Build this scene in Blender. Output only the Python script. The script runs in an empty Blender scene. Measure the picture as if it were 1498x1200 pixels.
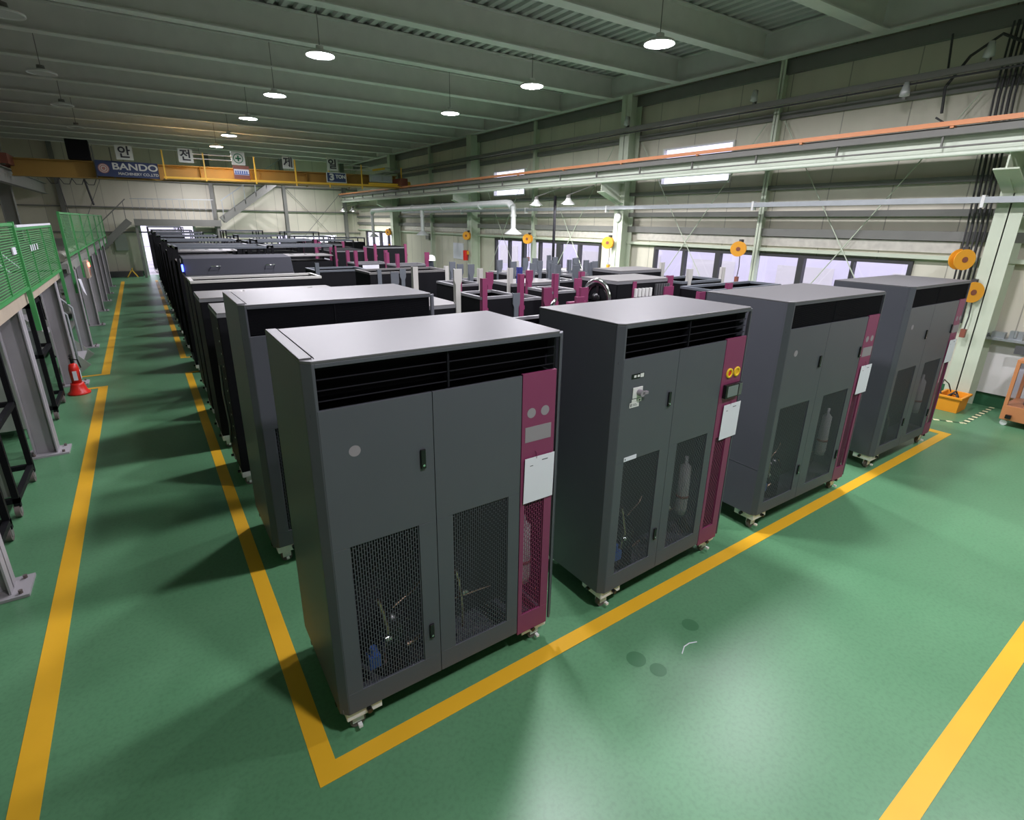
import bpy, math, random
from mathutils import Vector, Matrix
random.seed(7)
sc = bpy.context.scene
COL = sc.collection
R = math.radians

# ------------------------------------------------------------------ mesh helper
class MB:
    def __init__(s): s.v = []; s.f = []; s.m = []; s.mi = 0; s.sm = []
    def mat(s, i): s.mi = i; return s
    def add(s, vs, fs, smooth=False):
        n = len(s.v); s.v += [tuple(v) for v in vs]
        for f in fs: s.f.append(tuple(i + n for i in f)); s.m.append(s.mi); s.sm.append(smooth)
        return s
    def box(s, x0, x1, y0, y1, z0, z1):
        vs = [(x, y, z) for z in (z0, z1) for y in (y0, y1) for x in (x0, x1)]
        return s.add(vs, [(0, 2, 3, 1), (4, 5, 7, 6), (0, 1, 5, 4), (2, 6, 7, 3), (0, 4, 6, 2), (1, 3, 7, 5)])
    def xbox(s, c, d, M):
        vs = []
        for z in (-.5, .5):
            for y in (-.5, .5):
                for x in (-.5, .5): vs.append(Vector(c) + M @ Vector((x * d[0], y * d[1], z * d[2])))
        return s.add(vs, [(0, 2, 3, 1), (4, 5, 7, 6), (0, 1, 5, 4), (2, 6, 7, 3), (0, 4, 6, 2), (1, 3, 7, 5)])
    def beam(s, p0, p1, w, h, up=(0, 0, 1)):
        p0 = Vector(p0); p1 = Vector(p1); y = (p1 - p0); L = y.length; y.normalize()
        x = y.cross(Vector(up))
        if x.length < 1e-4: x = Vector((1, 0, 0))
        x.normalize(); z = x.cross(y); M = Matrix((x, y, z)).transposed()
        return s.xbox((p0 + p1) / 2, (w, L, h), M)
    def cyl(s, p0, p1, r, n=12, r1=None, cap=True):
        p0 = Vector(p0); p1 = Vector(p1); d = (p1 - p0).normalized(); r1 = r if r1 is None else r1
        a = d.orthogonal().normalized(); b = d.cross(a); vs = []
        for p, q in ((p0, r), (p1, r1)):
            for i in range(n):
                t = 2 * math.pi * i / n; vs.append(p + (a * math.cos(t) + b * math.sin(t)) * q)
        s.add(vs, [(i, (i + 1) % n, n + (i + 1) % n, n + i) for i in range(n)], True)
        if cap:
            s.add(vs[:n], [tuple(reversed(range(n)))]); s.add(vs[n:], [tuple(range(n))])
        return s
    def tube(s, pts, r, n=8):
        pts = [Vector(p) for p in pts]; rings = []; prev = None
        for i, p in enumerate(pts):
            d = (pts[min(i + 1, len(pts) - 1)] - pts[max(i - 1, 0)]).normalized()
            a = d.orthogonal().normalized() if prev is None else (prev - d * prev.dot(d)).normalized()
            prev = a; b = d.cross(a)
            rings.append([p + (a * math.cos(2 * math.pi * k / n) + b * math.sin(2 * math.pi * k / n)) * r for k in range(n)])
        vs = [v for g in rings for v in g]; fs = []
        for i in range(len(rings) - 1):
            for k in range(n): fs.append((i * n + k, i * n + (k + 1) % n, (i + 1) * n + (k + 1) % n, (i + 1) * n + k))
        s.add(vs, fs, True); s.add(rings[0], [tuple(reversed(range(n)))]); s.add(rings[-1], [tuple(range(n))])
        return s
    def lathe(s, prof, c=(0, 0, 0), n=24, M=None):
        c = Vector(c); vs = []
        for r_, z in prof:
            for k in range(n):
                t = 2 * math.pi * k / n; p = Vector((r_ * math.cos(t), r_ * math.sin(t), z))
                vs.append(c + (M @ p if M else p))
        fs = []
        for i in range(len(prof) - 1):
            for k in range(n): fs.append((i * n + k, i * n + (k + 1) % n, (i + 1) * n + (k + 1) % n, (i + 1) * n + k))
        return s.add(vs, fs, True)
    def prism(s, poly, axis, a, b):
        # poly of 2D points; axis 'x': (y,z), 'y': (x,z), 'z': (x,y)
        def P(q, t): return {'x': (t, q[0], q[1]), 'y': (q[0], t, q[1]), 'z': (q[0], q[1], t)}[axis]
        n = len(poly); vs = [P(q, a) for q in poly] + [P(q, b) for q in poly]
        return s.add(vs, [tuple(reversed(range(n))), tuple(range(n, 2 * n))] + [(i, (i + 1) % n, n + (i + 1) % n, n + i) for i in range(n)])
    def build(s, name, mats, parent=None, bevel=0, loc=None):
        me = bpy.data.meshes.new(name); me.from_pydata(s.v, [], s.f)
        if not isinstance(mats, (list, tuple)): mats = [mats]
        for m in mats: me.materials.append(m)
        for p, i, k in zip(me.polygons, s.m, s.sm): p.material_index = i; p.use_smooth = k
        import bmesh
        bm = bmesh.new(); bm.from_mesh(me); bmesh.ops.recalc_face_normals(bm, faces=bm.faces); bm.to_mesh(me); bm.free()
        me.update()
        o = bpy.data.objects.new(name, me); COL.objects.link(o)
        if parent: o.parent = parent
        if loc: o.location = loc
        if bevel:
            b = o.modifiers.new('bevel', 'BEVEL'); b.width = bevel; b.segments = 2; b.limit_method = 'ANGLE'; b.angle_limit = R(40)
        return o

def tag(o, label=None, cat=None, group=None, kind=None):
    if label: o['label'] = label
    if cat: o['category'] = cat
    if group: o['group'] = group
    if kind: o['kind'] = kind
    return o
def empty(name, loc=(0, 0, 0), rz=0, label=None, cat=None, group=None):
    o = bpy.data.objects.new(name, None); COL.objects.link(o); o.location = loc; o.rotation_euler = (0, 0, rz)
    o.empty_display_size = .1
    return tag(o, label, cat, group)
def struct(o, label=None, cat=None, group=None): return tag(o, label, cat, group, 'structure')
def copy_tree(o, parent=None):
    c = o.copy(); COL.objects.link(c)
    if parent: c.parent = parent
    for ch in [x for x in bpy.data.objects if x.parent == o]: copy_tree(ch, c)
    return c

# ------------------------------------------------------------------ materials
def mat(name, col, rough=.5, metal=0, spec=.5, noise=0, nscale=6, bump=0, bscale=60, emis=None, estr=0, coat=0):
    m = bpy.data.materials.new(name); m.use_nodes = True; nt = m.node_tree; b = nt.nodes['Principled BSDF']
    b.inputs['Base Color'].default_value = (*col, 1); b.inputs['Roughness'].default_value = rough
    b.inputs['Metallic'].default_value = metal; b.inputs['Specular IOR Level'].default_value = spec
    if coat: b.inputs['Coat Weight'].default_value = coat
    if emis: b.inputs['Emission Color'].default_value = (*emis, 1); b.inputs['Emission Strength'].default_value = estr
    tc = nt.nodes.new('ShaderNodeTexCoord')
    if noise:
        n = nt.nodes.new('ShaderNodeTexNoise'); n.inputs['Scale'].default_value = nscale; n.inputs['Detail'].default_value = 5
        nt.links.new(tc.outputs['Object'], n.inputs['Vector'])
        mx = nt.nodes.new('ShaderNodeMix'); mx.data_type = 'RGBA'
        mx.inputs[6].default_value = (*[c * (1 - noise) for c in col], 1); mx.inputs[7].default_value = (*[min(1, c * (1 + noise)) for c in col], 1)
        nt.links.new(n.outputs['Fac'], mx.inputs[0]); nt.links.new(mx.outputs[2], b.inputs['Base Color'])
    if bump:
        n = nt.nodes.new('ShaderNodeTexNoise'); n.inputs['Scale'].default_value = bscale
        nt.links.new(tc.outputs['Object'], n.inputs['Vector'])
        bp = nt.nodes.new('ShaderNodeBump'); bp.inputs['Strength'].default_value = bump; bp.inputs['Distance'].default_value = .002
        nt.links.new(n.outputs['Fac'], bp.inputs['Height']); nt.links.new(bp.outputs['Normal'], b.inputs['Normal'])
    return m

M = {}
M['grey'] = mat('charcoal_paint', (.088, .092, .108), .42, 0, .5, .06, 3, .15, 700)
M['grey_lit'] = mat('charcoal_paint_lit_roof', (.11, .108, .112), .4, 0, .6, .05, 3, .1, 700)  # same paint as the body, lightened to stand in for reflections on roofs
M['magenta'] = mat('magenta_paint', (.235, .04, .11), .45, 0, .5, .05, 3)
M['black'] = mat('black_paint', (.006, .006, .008), .6, 0, .2, .2, 5)
M['blackgloss'] = mat('black_plastic', (.01, .01, .011), .25)
M['louver'] = mat('louver_black', (.008, .008, .011), .75, 0, .15)
M['inner'] = mat('inner_dark', (.012, .012, .014), .7)
M['zinc'] = mat('zinc_plate', (.85, .85, .84), .4, .05, .5, .12, 30)
M['steelgal'] = mat('galvanised_steel', (.42, .45, .46), .42, .55, .5, .15, 12)
M['steelbright'] = mat('spiral_duct_metal', (.68, .7, .68), .4, .25, .5, .1, 14)
M['rubber'] = mat('wheel_rubber', (.16, .13, .12), .6)
M['copper'] = mat('copper_tube', (.75, .5, .38), .25, .9)
M['chrome'] = mat('chrome', (.8, .8, .8), .15, 1)
M['whiteplastic'] = mat('milky_bottle', (.42, .4, .41), .3)
M['paper'] = mat('paper', (.8, .8, .86), .8)
M['ink'] = mat('ink', (.05, .05, .06), .8)
M['bluetank'] = mat('blue_valve', (.05, .12, .4), .4)
M['yellow'] = mat('floor_yellow', (.84, .46, .022), .45, 0, .45, .1, 2.5)
M['ceilingdeck'] = mat('deck_grey_green', (.5, .5, .48), .6, 0, .4, .1, 2)
M['beam'] = mat('beam_green_grey', (.7, .71, .66), .5, 0, .4, .1, 4)
M['beamdark'] = mat('beam_shop_grey', (.3, .31, .28), .55, 0, .4, .1, 3)
M['column'] = mat('column_pale_green', (.58, .64, .5), .5, 0, .4, .08, 3)
M['girt'] = mat('girt_grey', (.2, .2, .18), .55, 0, .4, .15, 3)  # darkened so the right-wall girts also carry painted shade bands
M['cream'] = mat('cream_metal', (.62, .6, .48), .6, 0, .3, .05, 2)
M['railbeam'] = mat('runway_beam_green', (.68, .75, .62), .5, 0, .4, .08, 3)
M['orange'] = mat('busbar_orange', (.75, .3, .13), .5)
M['reel'] = mat('reel_orange', (.85, .38, .03), .45)
M['cranebeam'] = mat('crane_yellow', (.42, .26, .06), .5, 0, .4, .12, 3)
M['craneyellow'] = mat('crane_bright_yellow', (.9, .55, .05), .45)
M['mezzgreen'] = mat('fence_green', (.07, .33, .1), .5, 0, .4, .1, 5)
M['mezzpost'] = mat('mezzanine_post_grey', (.42, .4, .42), .55, 0, .4, .1, 4)
M['tan'] = mat('deck_edge_tan', (.5, .42, .32), .65, 0, .3, .15, 5)
M['cabinet'] = mat('cabinet_grey_green', (.36, .39, .34), .5, 0, .4, .1, 4)
M['red'] = mat('extinguisher_red', (.75, .03, .02), .35)
M['crate'] = mat('crate_orange', (.9, .35, .02), .45, 0, .5, .05, 5)
M['wood'] = mat('orange_frame', (.62, .25, .1), .45)
M['white'] = mat('white_paint', (.75, .75, .72), .5)
M['postgrey'] = mat('post_slate', (.13, .145, .165), .45, 0, .5, .1, 6)
M['postwhite'] = mat('post_off_white', (.55, .54, .5), .5, 0, .5, .06, 6)
M['postblue'] = mat('post_blue', (.04, .05, .24), .45)
M['lid'] = mat('lid_slate', (.045, .047, .058), .8, 0, .2)
M['rim'] = mat('rim_grey', (.22, .22, .23), .4, .1, .5, .1, 8)
M['topgrey'] = mat('cover_grey', (.17, .165, .16), .45, .0, .5, .08, 6)
M['windowframe'] = mat('window_frame_dark', (.045, .045, .045), .5)
M['concrete'] = mat('yard_concrete', (.55, .53, .55), .85, 0, .2, .1, 1.5)
M['outwall'] = mat('outer_pale_panel', (.78, .77, .86), .8, 0, .2, .03, .6)
M['signwhite'] = mat('sign_white', (.66, .68, .62), .6)
M['signblue'] = mat('sign_navy', (.03, .05, .13), .5)
M['signgreen'] = mat('sign_green', (.02, .2, .08), .6)
M['skin'] = mat('skin', (.55, .33, .24), .55)
M['cloth'] = mat('navy_workwear', (.03, .035, .05), .85)
M['helmet'] = mat('helmet_white', (.8, .8, .8), .3)
M['greendado'] = mat('dado_green', (.03, .13, .06), .5)
M['winddark'] = mat('cable_black', (.05, .05, .05), .6)
M['stain'] = mat('stain_green', (.06, .19, .085), .35)
M['coil'] = mat('coil_grey', (.2, .2, .21), .35, .6)
M['ledred'] = mat('red_lamp', (.8, .02, .02), .4, emis=(1, .05, .03), estr=8)
M['ledblue'] = mat('blue_led', (.02, .03, .9), .4, emis=(.05, .08, 1), estr=4)
M['lens'] = mat('lamp_lens', (1, 1, 1), .5, emis=(1, .965, 1.06), estr=130)
M['bulb'] = mat('pendant_bulb', (1, 1, 1), .5, emis=(1, .97, 1.0), estr=160)
M['lensoff'] = mat('lamp_lens_off', (.6, .6, .58), .25)
M['yellowlabel'] = mat('yellow_ring', (.95, .6, .02), .4)
M['screen'] = mat('display_screen', (.2, .22, .22), .1)
M['maskgrey'] = mat('mask_film_grey', (.3, .27, .29), .55)
M['foil'] = mat('foil_wrap', (.6, .58, .5), .45, .2, .5, .3, 9, .8, 12)
M['brown'] = mat('brown_bin', (.25, .08, .05), .5)

# epoxy floor: green with faint mottling and scuffs, dark spots near the front
def floor_mat():
    m = bpy.data.materials.new('green_epoxy'); m.use_nodes = True; nt = m.node_tree; b = nt.nodes['Principled BSDF']
    tc = nt.nodes.new('ShaderNodeTexCoord')
    n = nt.nodes.new('ShaderNodeTexNoise'); n.inputs['Scale'].default_value = 1.1; n.inputs['Detail'].default_value = 6
    nt.links.new(tc.outputs['Object'], n.inputs['Vector'])
    n2 = nt.nodes.new('ShaderNodeTexNoise'); n2.inputs['Scale'].default_value = 45; n2.inputs['Detail'].default_value = 8
    nt.links.new(tc.outputs['Object'], n2.inputs['Vector'])
    cr = nt.nodes.new('ShaderNodeValToRGB'); cr.color_ramp.elements[0].position = .3; cr.color_ramp.elements[1].position = .7
    cr.color_ramp.elements[0].color = (.1, .265, .13, 1); cr.color_ramp.elements[1].color = (.125, .305, .155, 1)
    nt.links.new(n.outputs['Fac'], cr.inputs[0])
    mx = nt.nodes.new('ShaderNodeMix'); mx.data_type = 'RGBA'; mx.blend_type = 'MULTIPLY'; mx.inputs[0].default_value = .35
    cr2 = nt.nodes.new('ShaderNodeValToRGB'); cr2.color_ramp.elements[0].position = .3; cr2.color_ramp.elements[1].position = .55
    cr2.color_ramp.elements[0].color = (.6, .6, .6, 1); cr2.color_ramp.elements[1].color = (1, 1, 1, 1)
    nt.links.new(n2.outputs['Fac'], cr2.inputs[0])
    nt.links.new(cr.outputs[0], mx.inputs[6]); nt.links.new(cr2.outputs[0], mx.inputs[7]); nt.links.new(mx.outputs[2], b.inputs['Base Color'])
    rr = nt.nodes.new('ShaderNodeMapRange'); rr.inputs[3].default_value = .3; rr.inputs[4].default_value = .42
    nt.links.new(n.outputs['Fac'], rr.inputs[0]); nt.links.new(rr.outputs[0], b.inputs['Roughness'])
    b.inputs['Specular IOR Level'].default_value = .5
    bp = nt.nodes.new('ShaderNodeBump'); bp.inputs['Strength'].default_value = .12; bp.inputs['Distance'].default_value = .002
    nt.links.new(n2.outputs['Fac'], bp.inputs['Height']); nt.links.new(bp.outputs['Normal'], b.inputs['Normal'])
    return m
M['floor'] = floor_mat()

# cream sandwich-panel wall with vertical joints (object space; axis = which coordinate runs along the wall)
def panel_mat(name, axis, col=(.68, .65, .53), pitch=1.0):
    m = bpy.data.materials.new(name); m.use_nodes = True; nt = m.node_tree; b = nt.nodes['Principled BSDF']
    tc = nt.nodes.new('ShaderNodeTexCoord'); sp = nt.nodes.new('ShaderNodeSeparateXYZ'); nt.links.new(tc.outputs['Object'], sp.inputs[0])
    md = nt.nodes.new('ShaderNodeMath'); md.operation = 'PINGPONG'; md.inputs[1].default_value = pitch / 2
    nt.links.new(sp.outputs[axis], md.inputs[0])
    lt = nt.nodes.new('ShaderNodeMath'); lt.operation = 'LESS_THAN'; lt.inputs[1].default_value = .008; nt.links.new(md.outputs[0], lt.inputs[0])
    n = nt.nodes.new('ShaderNodeTexNoise'); n.inputs['Scale'].default_value = .8; n.inputs['Detail'].default_value = 6
    mp = nt.nodes.new('ShaderNodeMapping'); mp.inputs['Scale'].default_value = (2.5, 2.5, .5); nt.links.new(tc.outputs['Object'], mp.inputs[0]); nt.links.new(mp.outputs[0], n.inputs['Vector'])
    mr = nt.nodes.new('ShaderNodeMix'); mr.data_type = 'RGBA'
    mr.inputs[6].default_value = (*[c * .86 for c in col], 1); mr.inputs[7].default_value = (*[c * 1.1 for c in col], 1)
    nt.links.new(n.outputs['Fac'], mr.inputs[0])
    mx = nt.nodes.new('ShaderNodeMix'); mx.data_type = 'RGBA'; mx.inputs[7].default_value = (*[c * .55 for c in col], 1)
    nt.links.new(lt.outputs[0], mx.inputs[0]); nt.links.new(mr.outputs[2], mx.inputs[6]); nt.links.new(mx.outputs[2], b.inputs['Base Color'])
    b.inputs['Roughness'].default_value = .6; b.inputs['Specular IOR Level'].default_value = .35
    return m
M['wallY'] = panel_mat('cream_panels_side', 1)
M['wallX'] = panel_mat('cream_panels_back', 0)

# perforated sheet: staggered upright slots cut through the metal
def perf_mat(name, col, pitch=.0128):
    m = bpy.data.materials.new(name); m.use_nodes = True; nt = m.node_tree; b = nt.nodes['Principled BSDF']
    b.inputs['Base Color'].default_value = (*col, 1); b.inputs['Roughness'].default_value = .45
    tc = nt.nodes.new('ShaderNodeTexCoord'); sp = nt.nodes.new('ShaderNodeSeparateXYZ'); cb = nt.nodes.new('ShaderNodeCombineXYZ')
    nt.links.new(tc.outputs['Object'], sp.inputs[0]); nt.links.new(sp.outputs[2], cb.inputs[0])
    ad = nt.nodes.new('ShaderNodeMath'); ad.operation = 'ADD'; nt.links.new(sp.outputs[0], ad.inputs[0]); nt.links.new(sp.outputs[1], ad.inputs[1])
    nt.links.new(ad.outputs[0], cb.inputs[1])
    br = nt.nodes.new('ShaderNodeTexBrick'); br.offset = .5; br.inputs['Scale'].default_value = 1
    br.inputs['Brick Width'].default_value = pitch * 2.3; br.inputs['Row Height'].default_value = pitch
    br.inputs['Mortar Size'].default_value = pitch * .13; br.inputs['Mortar Smooth'].default_value = 0
    nt.links.new(cb.outputs[0], br.inputs['Vector'])
    nt.links.new(br.outputs['Fac'], b.inputs['Alpha'])
    return m
M['perf'] = perf_mat('perforated_charcoal', (.088, .092, .108))
M['perfpink'] = perf_mat('perforated_magenta', (.22, .036, .1))

def mesh_green():
    m = bpy.data.materials.new('green_wire_mesh'); m.use_nodes = True; nt = m.node_tree; b = nt.nodes['Principled BSDF']
    b.inputs['Base Color'].default_value = (.1, .36, .12, 1); b.inputs['Roughness'].default_value = .5
    tc = nt.nodes.new('ShaderNodeTexCoord'); sp = nt.nodes.new('ShaderNodeSeparateXYZ'); nt.links.new(tc.outputs['Object'], sp.inputs[0])
    outs = []
    for ax, p, w in ((1, .05, .0032), (2, .025, .0042)):
        md = nt.nodes.new('ShaderNodeMath'); md.operation = 'PINGPONG'; md.inputs[1].default_value = p / 2; nt.links.new(sp.outputs[ax], md.inputs[0])
        lt = nt.nodes.new('ShaderNodeMath'); lt.operation = 'LESS_THAN'; lt.inputs[1].default_value = w; nt.links.new(md.outputs[0], lt.inputs[0]); outs.append(lt)
    mx = nt.nodes.new('ShaderNodeMath'); mx.operation = 'MAXIMUM'; nt.links.new(outs[0].outputs[0], mx.inputs[0]); nt.links.new(outs[1].outputs[0], mx.inputs[1])
    nt.links.new(mx.outputs[0], b.inputs['Alpha'])
    return m
M['greenmesh'] = mesh_green()

def glass_mat():
    m = bpy.data.materials.new('window_glass'); m.use_nodes = True; nt = m.node_tree; nt.nodes.remove(nt.nodes['Principled BSDF'])
    t = nt.nodes.new('ShaderNodeBsdfTransparent'); t.inputs[0].default_value = (.93, .93, .97, 1)
    g = nt.nodes.new('ShaderNodeBsdfGlossy'); g.inputs['Roughness'].default_value = .02
    mx = nt.nodes.new('ShaderNodeMixShader'); mx.inputs[0].default_value = .06
    nt.links.new(t.outputs[0], mx.inputs[1]); nt.links.new(g.outputs[0], mx.inputs[2])
    nt.links.new(mx.outputs[0], nt.nodes['Material Output'].inputs['Surface'])
    return m
M['glass'] = glass_mat()

def stripe_mat():
    m = bpy.data.materials.new('hazard_tape'); m.use_nodes = True; nt = m.node_tree; b = nt.nodes['Principled BSDF']
    tc = nt.nodes.new('ShaderNodeTexCoord'); sp = nt.nodes.new('ShaderNodeSeparateXYZ'); nt.links.new(tc.outputs['Object'], sp.inputs[0])
    md = nt.nodes.new('ShaderNodeMath'); md.operation = 'PINGPONG'; md.inputs[1].default_value = .075; nt.links.new(sp.outputs[0], md.inputs[0])
    lt = nt.nodes.new('ShaderNodeMath'); lt.operation = 'LESS_THAN'; lt.inputs[1].default_value = .035; nt.links.new(md.outputs[0], lt.inputs[0])
    mx = nt.nodes.new('ShaderNodeMix'); mx.data_type = 'RGBA'; mx.inputs[6].default_value = (.04, .12, .06, 1); mx.inputs[7].default_value = (.85, .82, .5, 1)
    nt.links.new(lt.outputs[0], mx.inputs[0]); nt.links.new(mx.outputs[2], b.inputs['Base Color']); b.inputs['Roughness'].default_value = .5
    return m
M['hazard'] = stripe_mat()

# ------------------------------------------------------------------ camera
F, CY, YAW, PITCH, ROLL, H = 760.94, -21.37, 0.60666, 0.317975, 0.015889, 2.5252
fw = Vector((math.sin(YAW) * math.cos(PITCH), math.cos(YAW) * math.cos(PITCH), -math.sin(PITCH)))
rt = Vector((math.cos(YAW), -math.sin(YAW), 0)); up = rt.cross(fw)
r2 = rt * math.cos(ROLL) + up * math.sin(ROLL); u2 = -rt * math.sin(ROLL) + up * math.cos(ROLL)
cd = bpy.data.cameras.new('camera'); cam = bpy.data.objects.new('camera', cd); COL.objects.link(cam)
Mx = Matrix((r2, u2, -fw)).transposed().to_4x4(); Mx.translation = (0, 0, H); cam.matrix_world = Mx
cd.sensor_width = 36; cd.sensor_fit = 'HORIZONTAL'; cd.lens = F / 1498 * 36; cd.shift_y = CY / 1498; cd.clip_end = 200; cd.clip_start = .05
sc.camera = cam

# ------------------------------------------------------------------ the hall
XR, YB, XL, YF = 10.26, 30.0, -4.6, -6.5
ZD = 5.86
struct(MB().box(XL - .3, XR + .3, YF - .3, YB + .3, -.2, 0).build('floor', M['floor']), 'glossy green epoxy factory floor', 'floor')
struct(MB().box(-14, 30, YB + .3, 70, -.22, -.03).box(XR + .3, 24, -12, YB + .3, -.22, -.03).build('floor_outside', M['concrete']), 'pale concrete yard outside the far doorway', 'floor')

mb = MB(); poly = []; x = XL
while x < XR:
    poly += [(x, ZD), (x + .09, ZD), (x + .11, ZD + .05), (x + .19, ZD + .05)]; x += .21
top = [(p[0], ZD + .12) for p in reversed(poly)]
n = len(poly)
vs = [(p[0], YF, p[1]) for p in poly] + [(p[0], YB, p[1]) for p in poly]
mb.add(vs, [(i, i + 1, n + i + 1, n + i) for i in range(n - 1)])
mb.box(XL, XR, YF, YB, ZD + .06, ZD + .14)
struct(mb.build('ceiling', M['ceilingdeck']), 'corrugated metal deck ceiling', 'ceiling')

def wall_holes(mb, a0, a1, z0, z1, holes, put):
    xs = sorted({a0, a1, *[h[0] for h in holes], *[h[1] for h in holes]}); zs = sorted({z0, z1, *[h[2] for h in holes], *[h[3] for h in holes]})
    for i in range(len(xs) - 1):
        for j in range(len(zs) - 1):
            cx, cz = (xs[i] + xs[i + 1]) / 2, (zs[j] + zs[j + 1]) / 2
            if any(h[0] < cx < h[1] and h[2] < cz < h[3] for h in holes): continue
            put(xs[i], xs[i + 1], zs[j], zs[j + 1])
WS = [(3.45, 8.8, .95, 2.06), (10.65, 15.92, .95, 2.06), (24.6, 28.9, .95, 2.06), (6.99, 8.82, 3.41, 4.21), (14.2, 16.02, 3.39, 4.19)]
mb = MB(); wall_holes(mb, YF, YB, 0, ZD + .1, WS, lambda a, b, c, d: mb.box(XR, XR + .1, a, b, c, d))
struct(mb.build('wall_right', M['wallY']), 'cream panel wall on the right with long windows', 'wall')
BH = [(.15, 2.2, 0, 2.2), (5.9, 8.95, .85, 1.84)]
mb = MB(); wall_holes(mb, XL - .1, XR + .1, 0, ZD + .1, BH, lambda a, b, c, d: mb.box(a, b, YB, YB + .1, c, d))
struct(mb.build('wall_back', M['wallX']), 'cream panel wall at the far end with the open doorway', 'wall')
struct(MB().box(XL - .1, XL, YF, YB, 0, ZD + .1).build('wall_left', M['wallY']), 'panel wall behind the mezzanine', 'wall')
struct(MB().box(XL - .1, XR + .1, YF - .1, YF, 0, ZD + .1).build('wall_front', M['wallX']), 'panel wall behind the camera', 'wall')
struct(MB().box(XR - .03, XR, YF, 3.0, 0, .2).box(XR - .03, XR, 3.0, YB, 0, .2).build('baseboard_right', M['greendado']), 'dark green painted base strip of the right wall', 'baseboard')
struct(MB().box(-2.2, .1, YB - .02, YB, 0, .22).box(2.25, 10.2, YB - .02, YB, 0, .22).build('baseboard_back', M['greendado']), 'dark green base strip of the far wall', 'baseboard')
struct(MB().box(.05, .15, YB - .06, YB + .12, 0, 2.3).box(2.2, 2.3, YB - .06, YB + .12, 0, 2.3).box(.05, 2.3, YB - .06, YB + .12, 2.2, 2.3).build('door_1', M['white']), 'white framed open doorway in the far wall', 'doorway')

def window(idx, y0, y1, z0, z1, panes, frm, label, fr=.06):
    f = MB()
    f.box(XR - .05, XR + .06, y0, y1, z1 - fr, z1).box(XR - .05, XR + .06, y0, y1, z0, z0 + .05)
    edges = [y0] + [e for p in panes for e in p] + [y1]
    for k in range(0, len(edges), 2):
        a, b = edges[k], edges[k + 1]
        if b - a > .005: f.box(XR - .05, XR + .06, a, b, z0 + .05, z1 - fr)
    o = struct(f.build('window_%d' % idx, frm), label, 'window')
    for p in panes:
        MB().box(XR + .01, XR + .018, p[0], p[1], z0 + .05, z1 - fr).build('pane', M['glass'], o)
window(1, 3.45, 8.8, .95, 2.06, [(3.51, 4.32), (4.37, 5.19), (5.3, 6.13), (6.2, 6.98), (7.1, 7.89), (7.96, 8.74)], M['windowframe'], 'long dark framed window nearest the camera on the right wall')
window(2, 10.65, 15.92, .95, 2.06, [(10.71, 11.48), (11.57, 12.32), (12.52, 13.32), (13.4, 14.15), (14.3, 15.01), (15.09, 15.85)], M['windowframe'], 'long dark framed window in the middle of the right wall')
window(3, 24.6, 28.9, .95, 2.06, [(24.7, 25.7), (25.8, 26.7), (26.9, 27.8), (27.9, 28.8)], M['windowframe'], 'farthest dark framed window of the right wall')
window(4, 6.99, 8.82, 3.41, 4.21, [(7.03, 8.78)], M['white'], 'bright high window behind the runway beam, nearer one', .03)
window(5, 14.2, 16.02, 3.39, 4.19, [(14.24, 15.98)], M['white'], 'bright high window behind the runway beam, farther one', .03)
f = MB(); f.box(5.9, 8.95, YB - .05, YB + .06, 1.79, 1.84).box(5.9, 8.95, YB - .05, YB + .06, .85, .9)
for a, b in ((5.9, 5.95), (6.6, 6.68), (7.35, 7.47), (8.15, 8.2), (8.88, 8.95)): f.box(a, b, YB - .05, YB + .06, .9, 1.79)
o = struct(f.build('window_6', M['white']), 'low white framed window band in the far wall', 'window')
for a, b in ((5.95, 6.6), (6.68, 7.35), (7.47, 8.15), (8.2, 8.88)): MB().box(a, b, YB + .01, YB + .018, .9, 1.79).build('pane', M['glass'], o)

# ceiling beams
def ibeam(mb, p0, p1, h, w, tf=.02, tw=.012):
    p0 = Vector(p0); p1 = Vector(p1)   # p at bottom centre
    z = Vector((0, 0, 1))
    mb.beam(p0 + z * tf / 2, p1 + z * tf / 2, w, tf).beam(p0 + z * (h / 2), p1 + z * (h / 2), tw, h - 2 * tf).beam(p0 + z * (h - tf / 2), p1 + z * (h - tf / 2), w, tf)
for k in range(13):
    y = .62 + 1.93 * k
    mb = MB(); ibeam(mb, (XL, y + .6 if y + .6 < YB else YB, 5.4), (9.86, y, 5.4), .45, .21)
    struct(mb.build('ceiling_beam', M['beam']), 'pale green steel joist across the ceiling, %s' % ('one of the row' ), 'beam', 'ceiling joists')
for y in (-5.2, -3.3, -1.3, 25.7, 27.6, 29.3):
    mb = MB(); ibeam(mb, (XL, y, 5.4), (9.86, y, 5.4), .45, .21)
    struct(mb.build('ceiling_beam', M['beam']), 'pale green steel joist across the ceiling, one of the row', 'beam', 'ceiling joists')
mb = MB(); ibeam(mb, (9.96, YF, 5.4), (9.96, YB, 5.4), .46, .2)
struct(mb.build('ceiling_girder', M['beam']), 'pale steel edge girder along the top of the right wall', 'beam')
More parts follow.
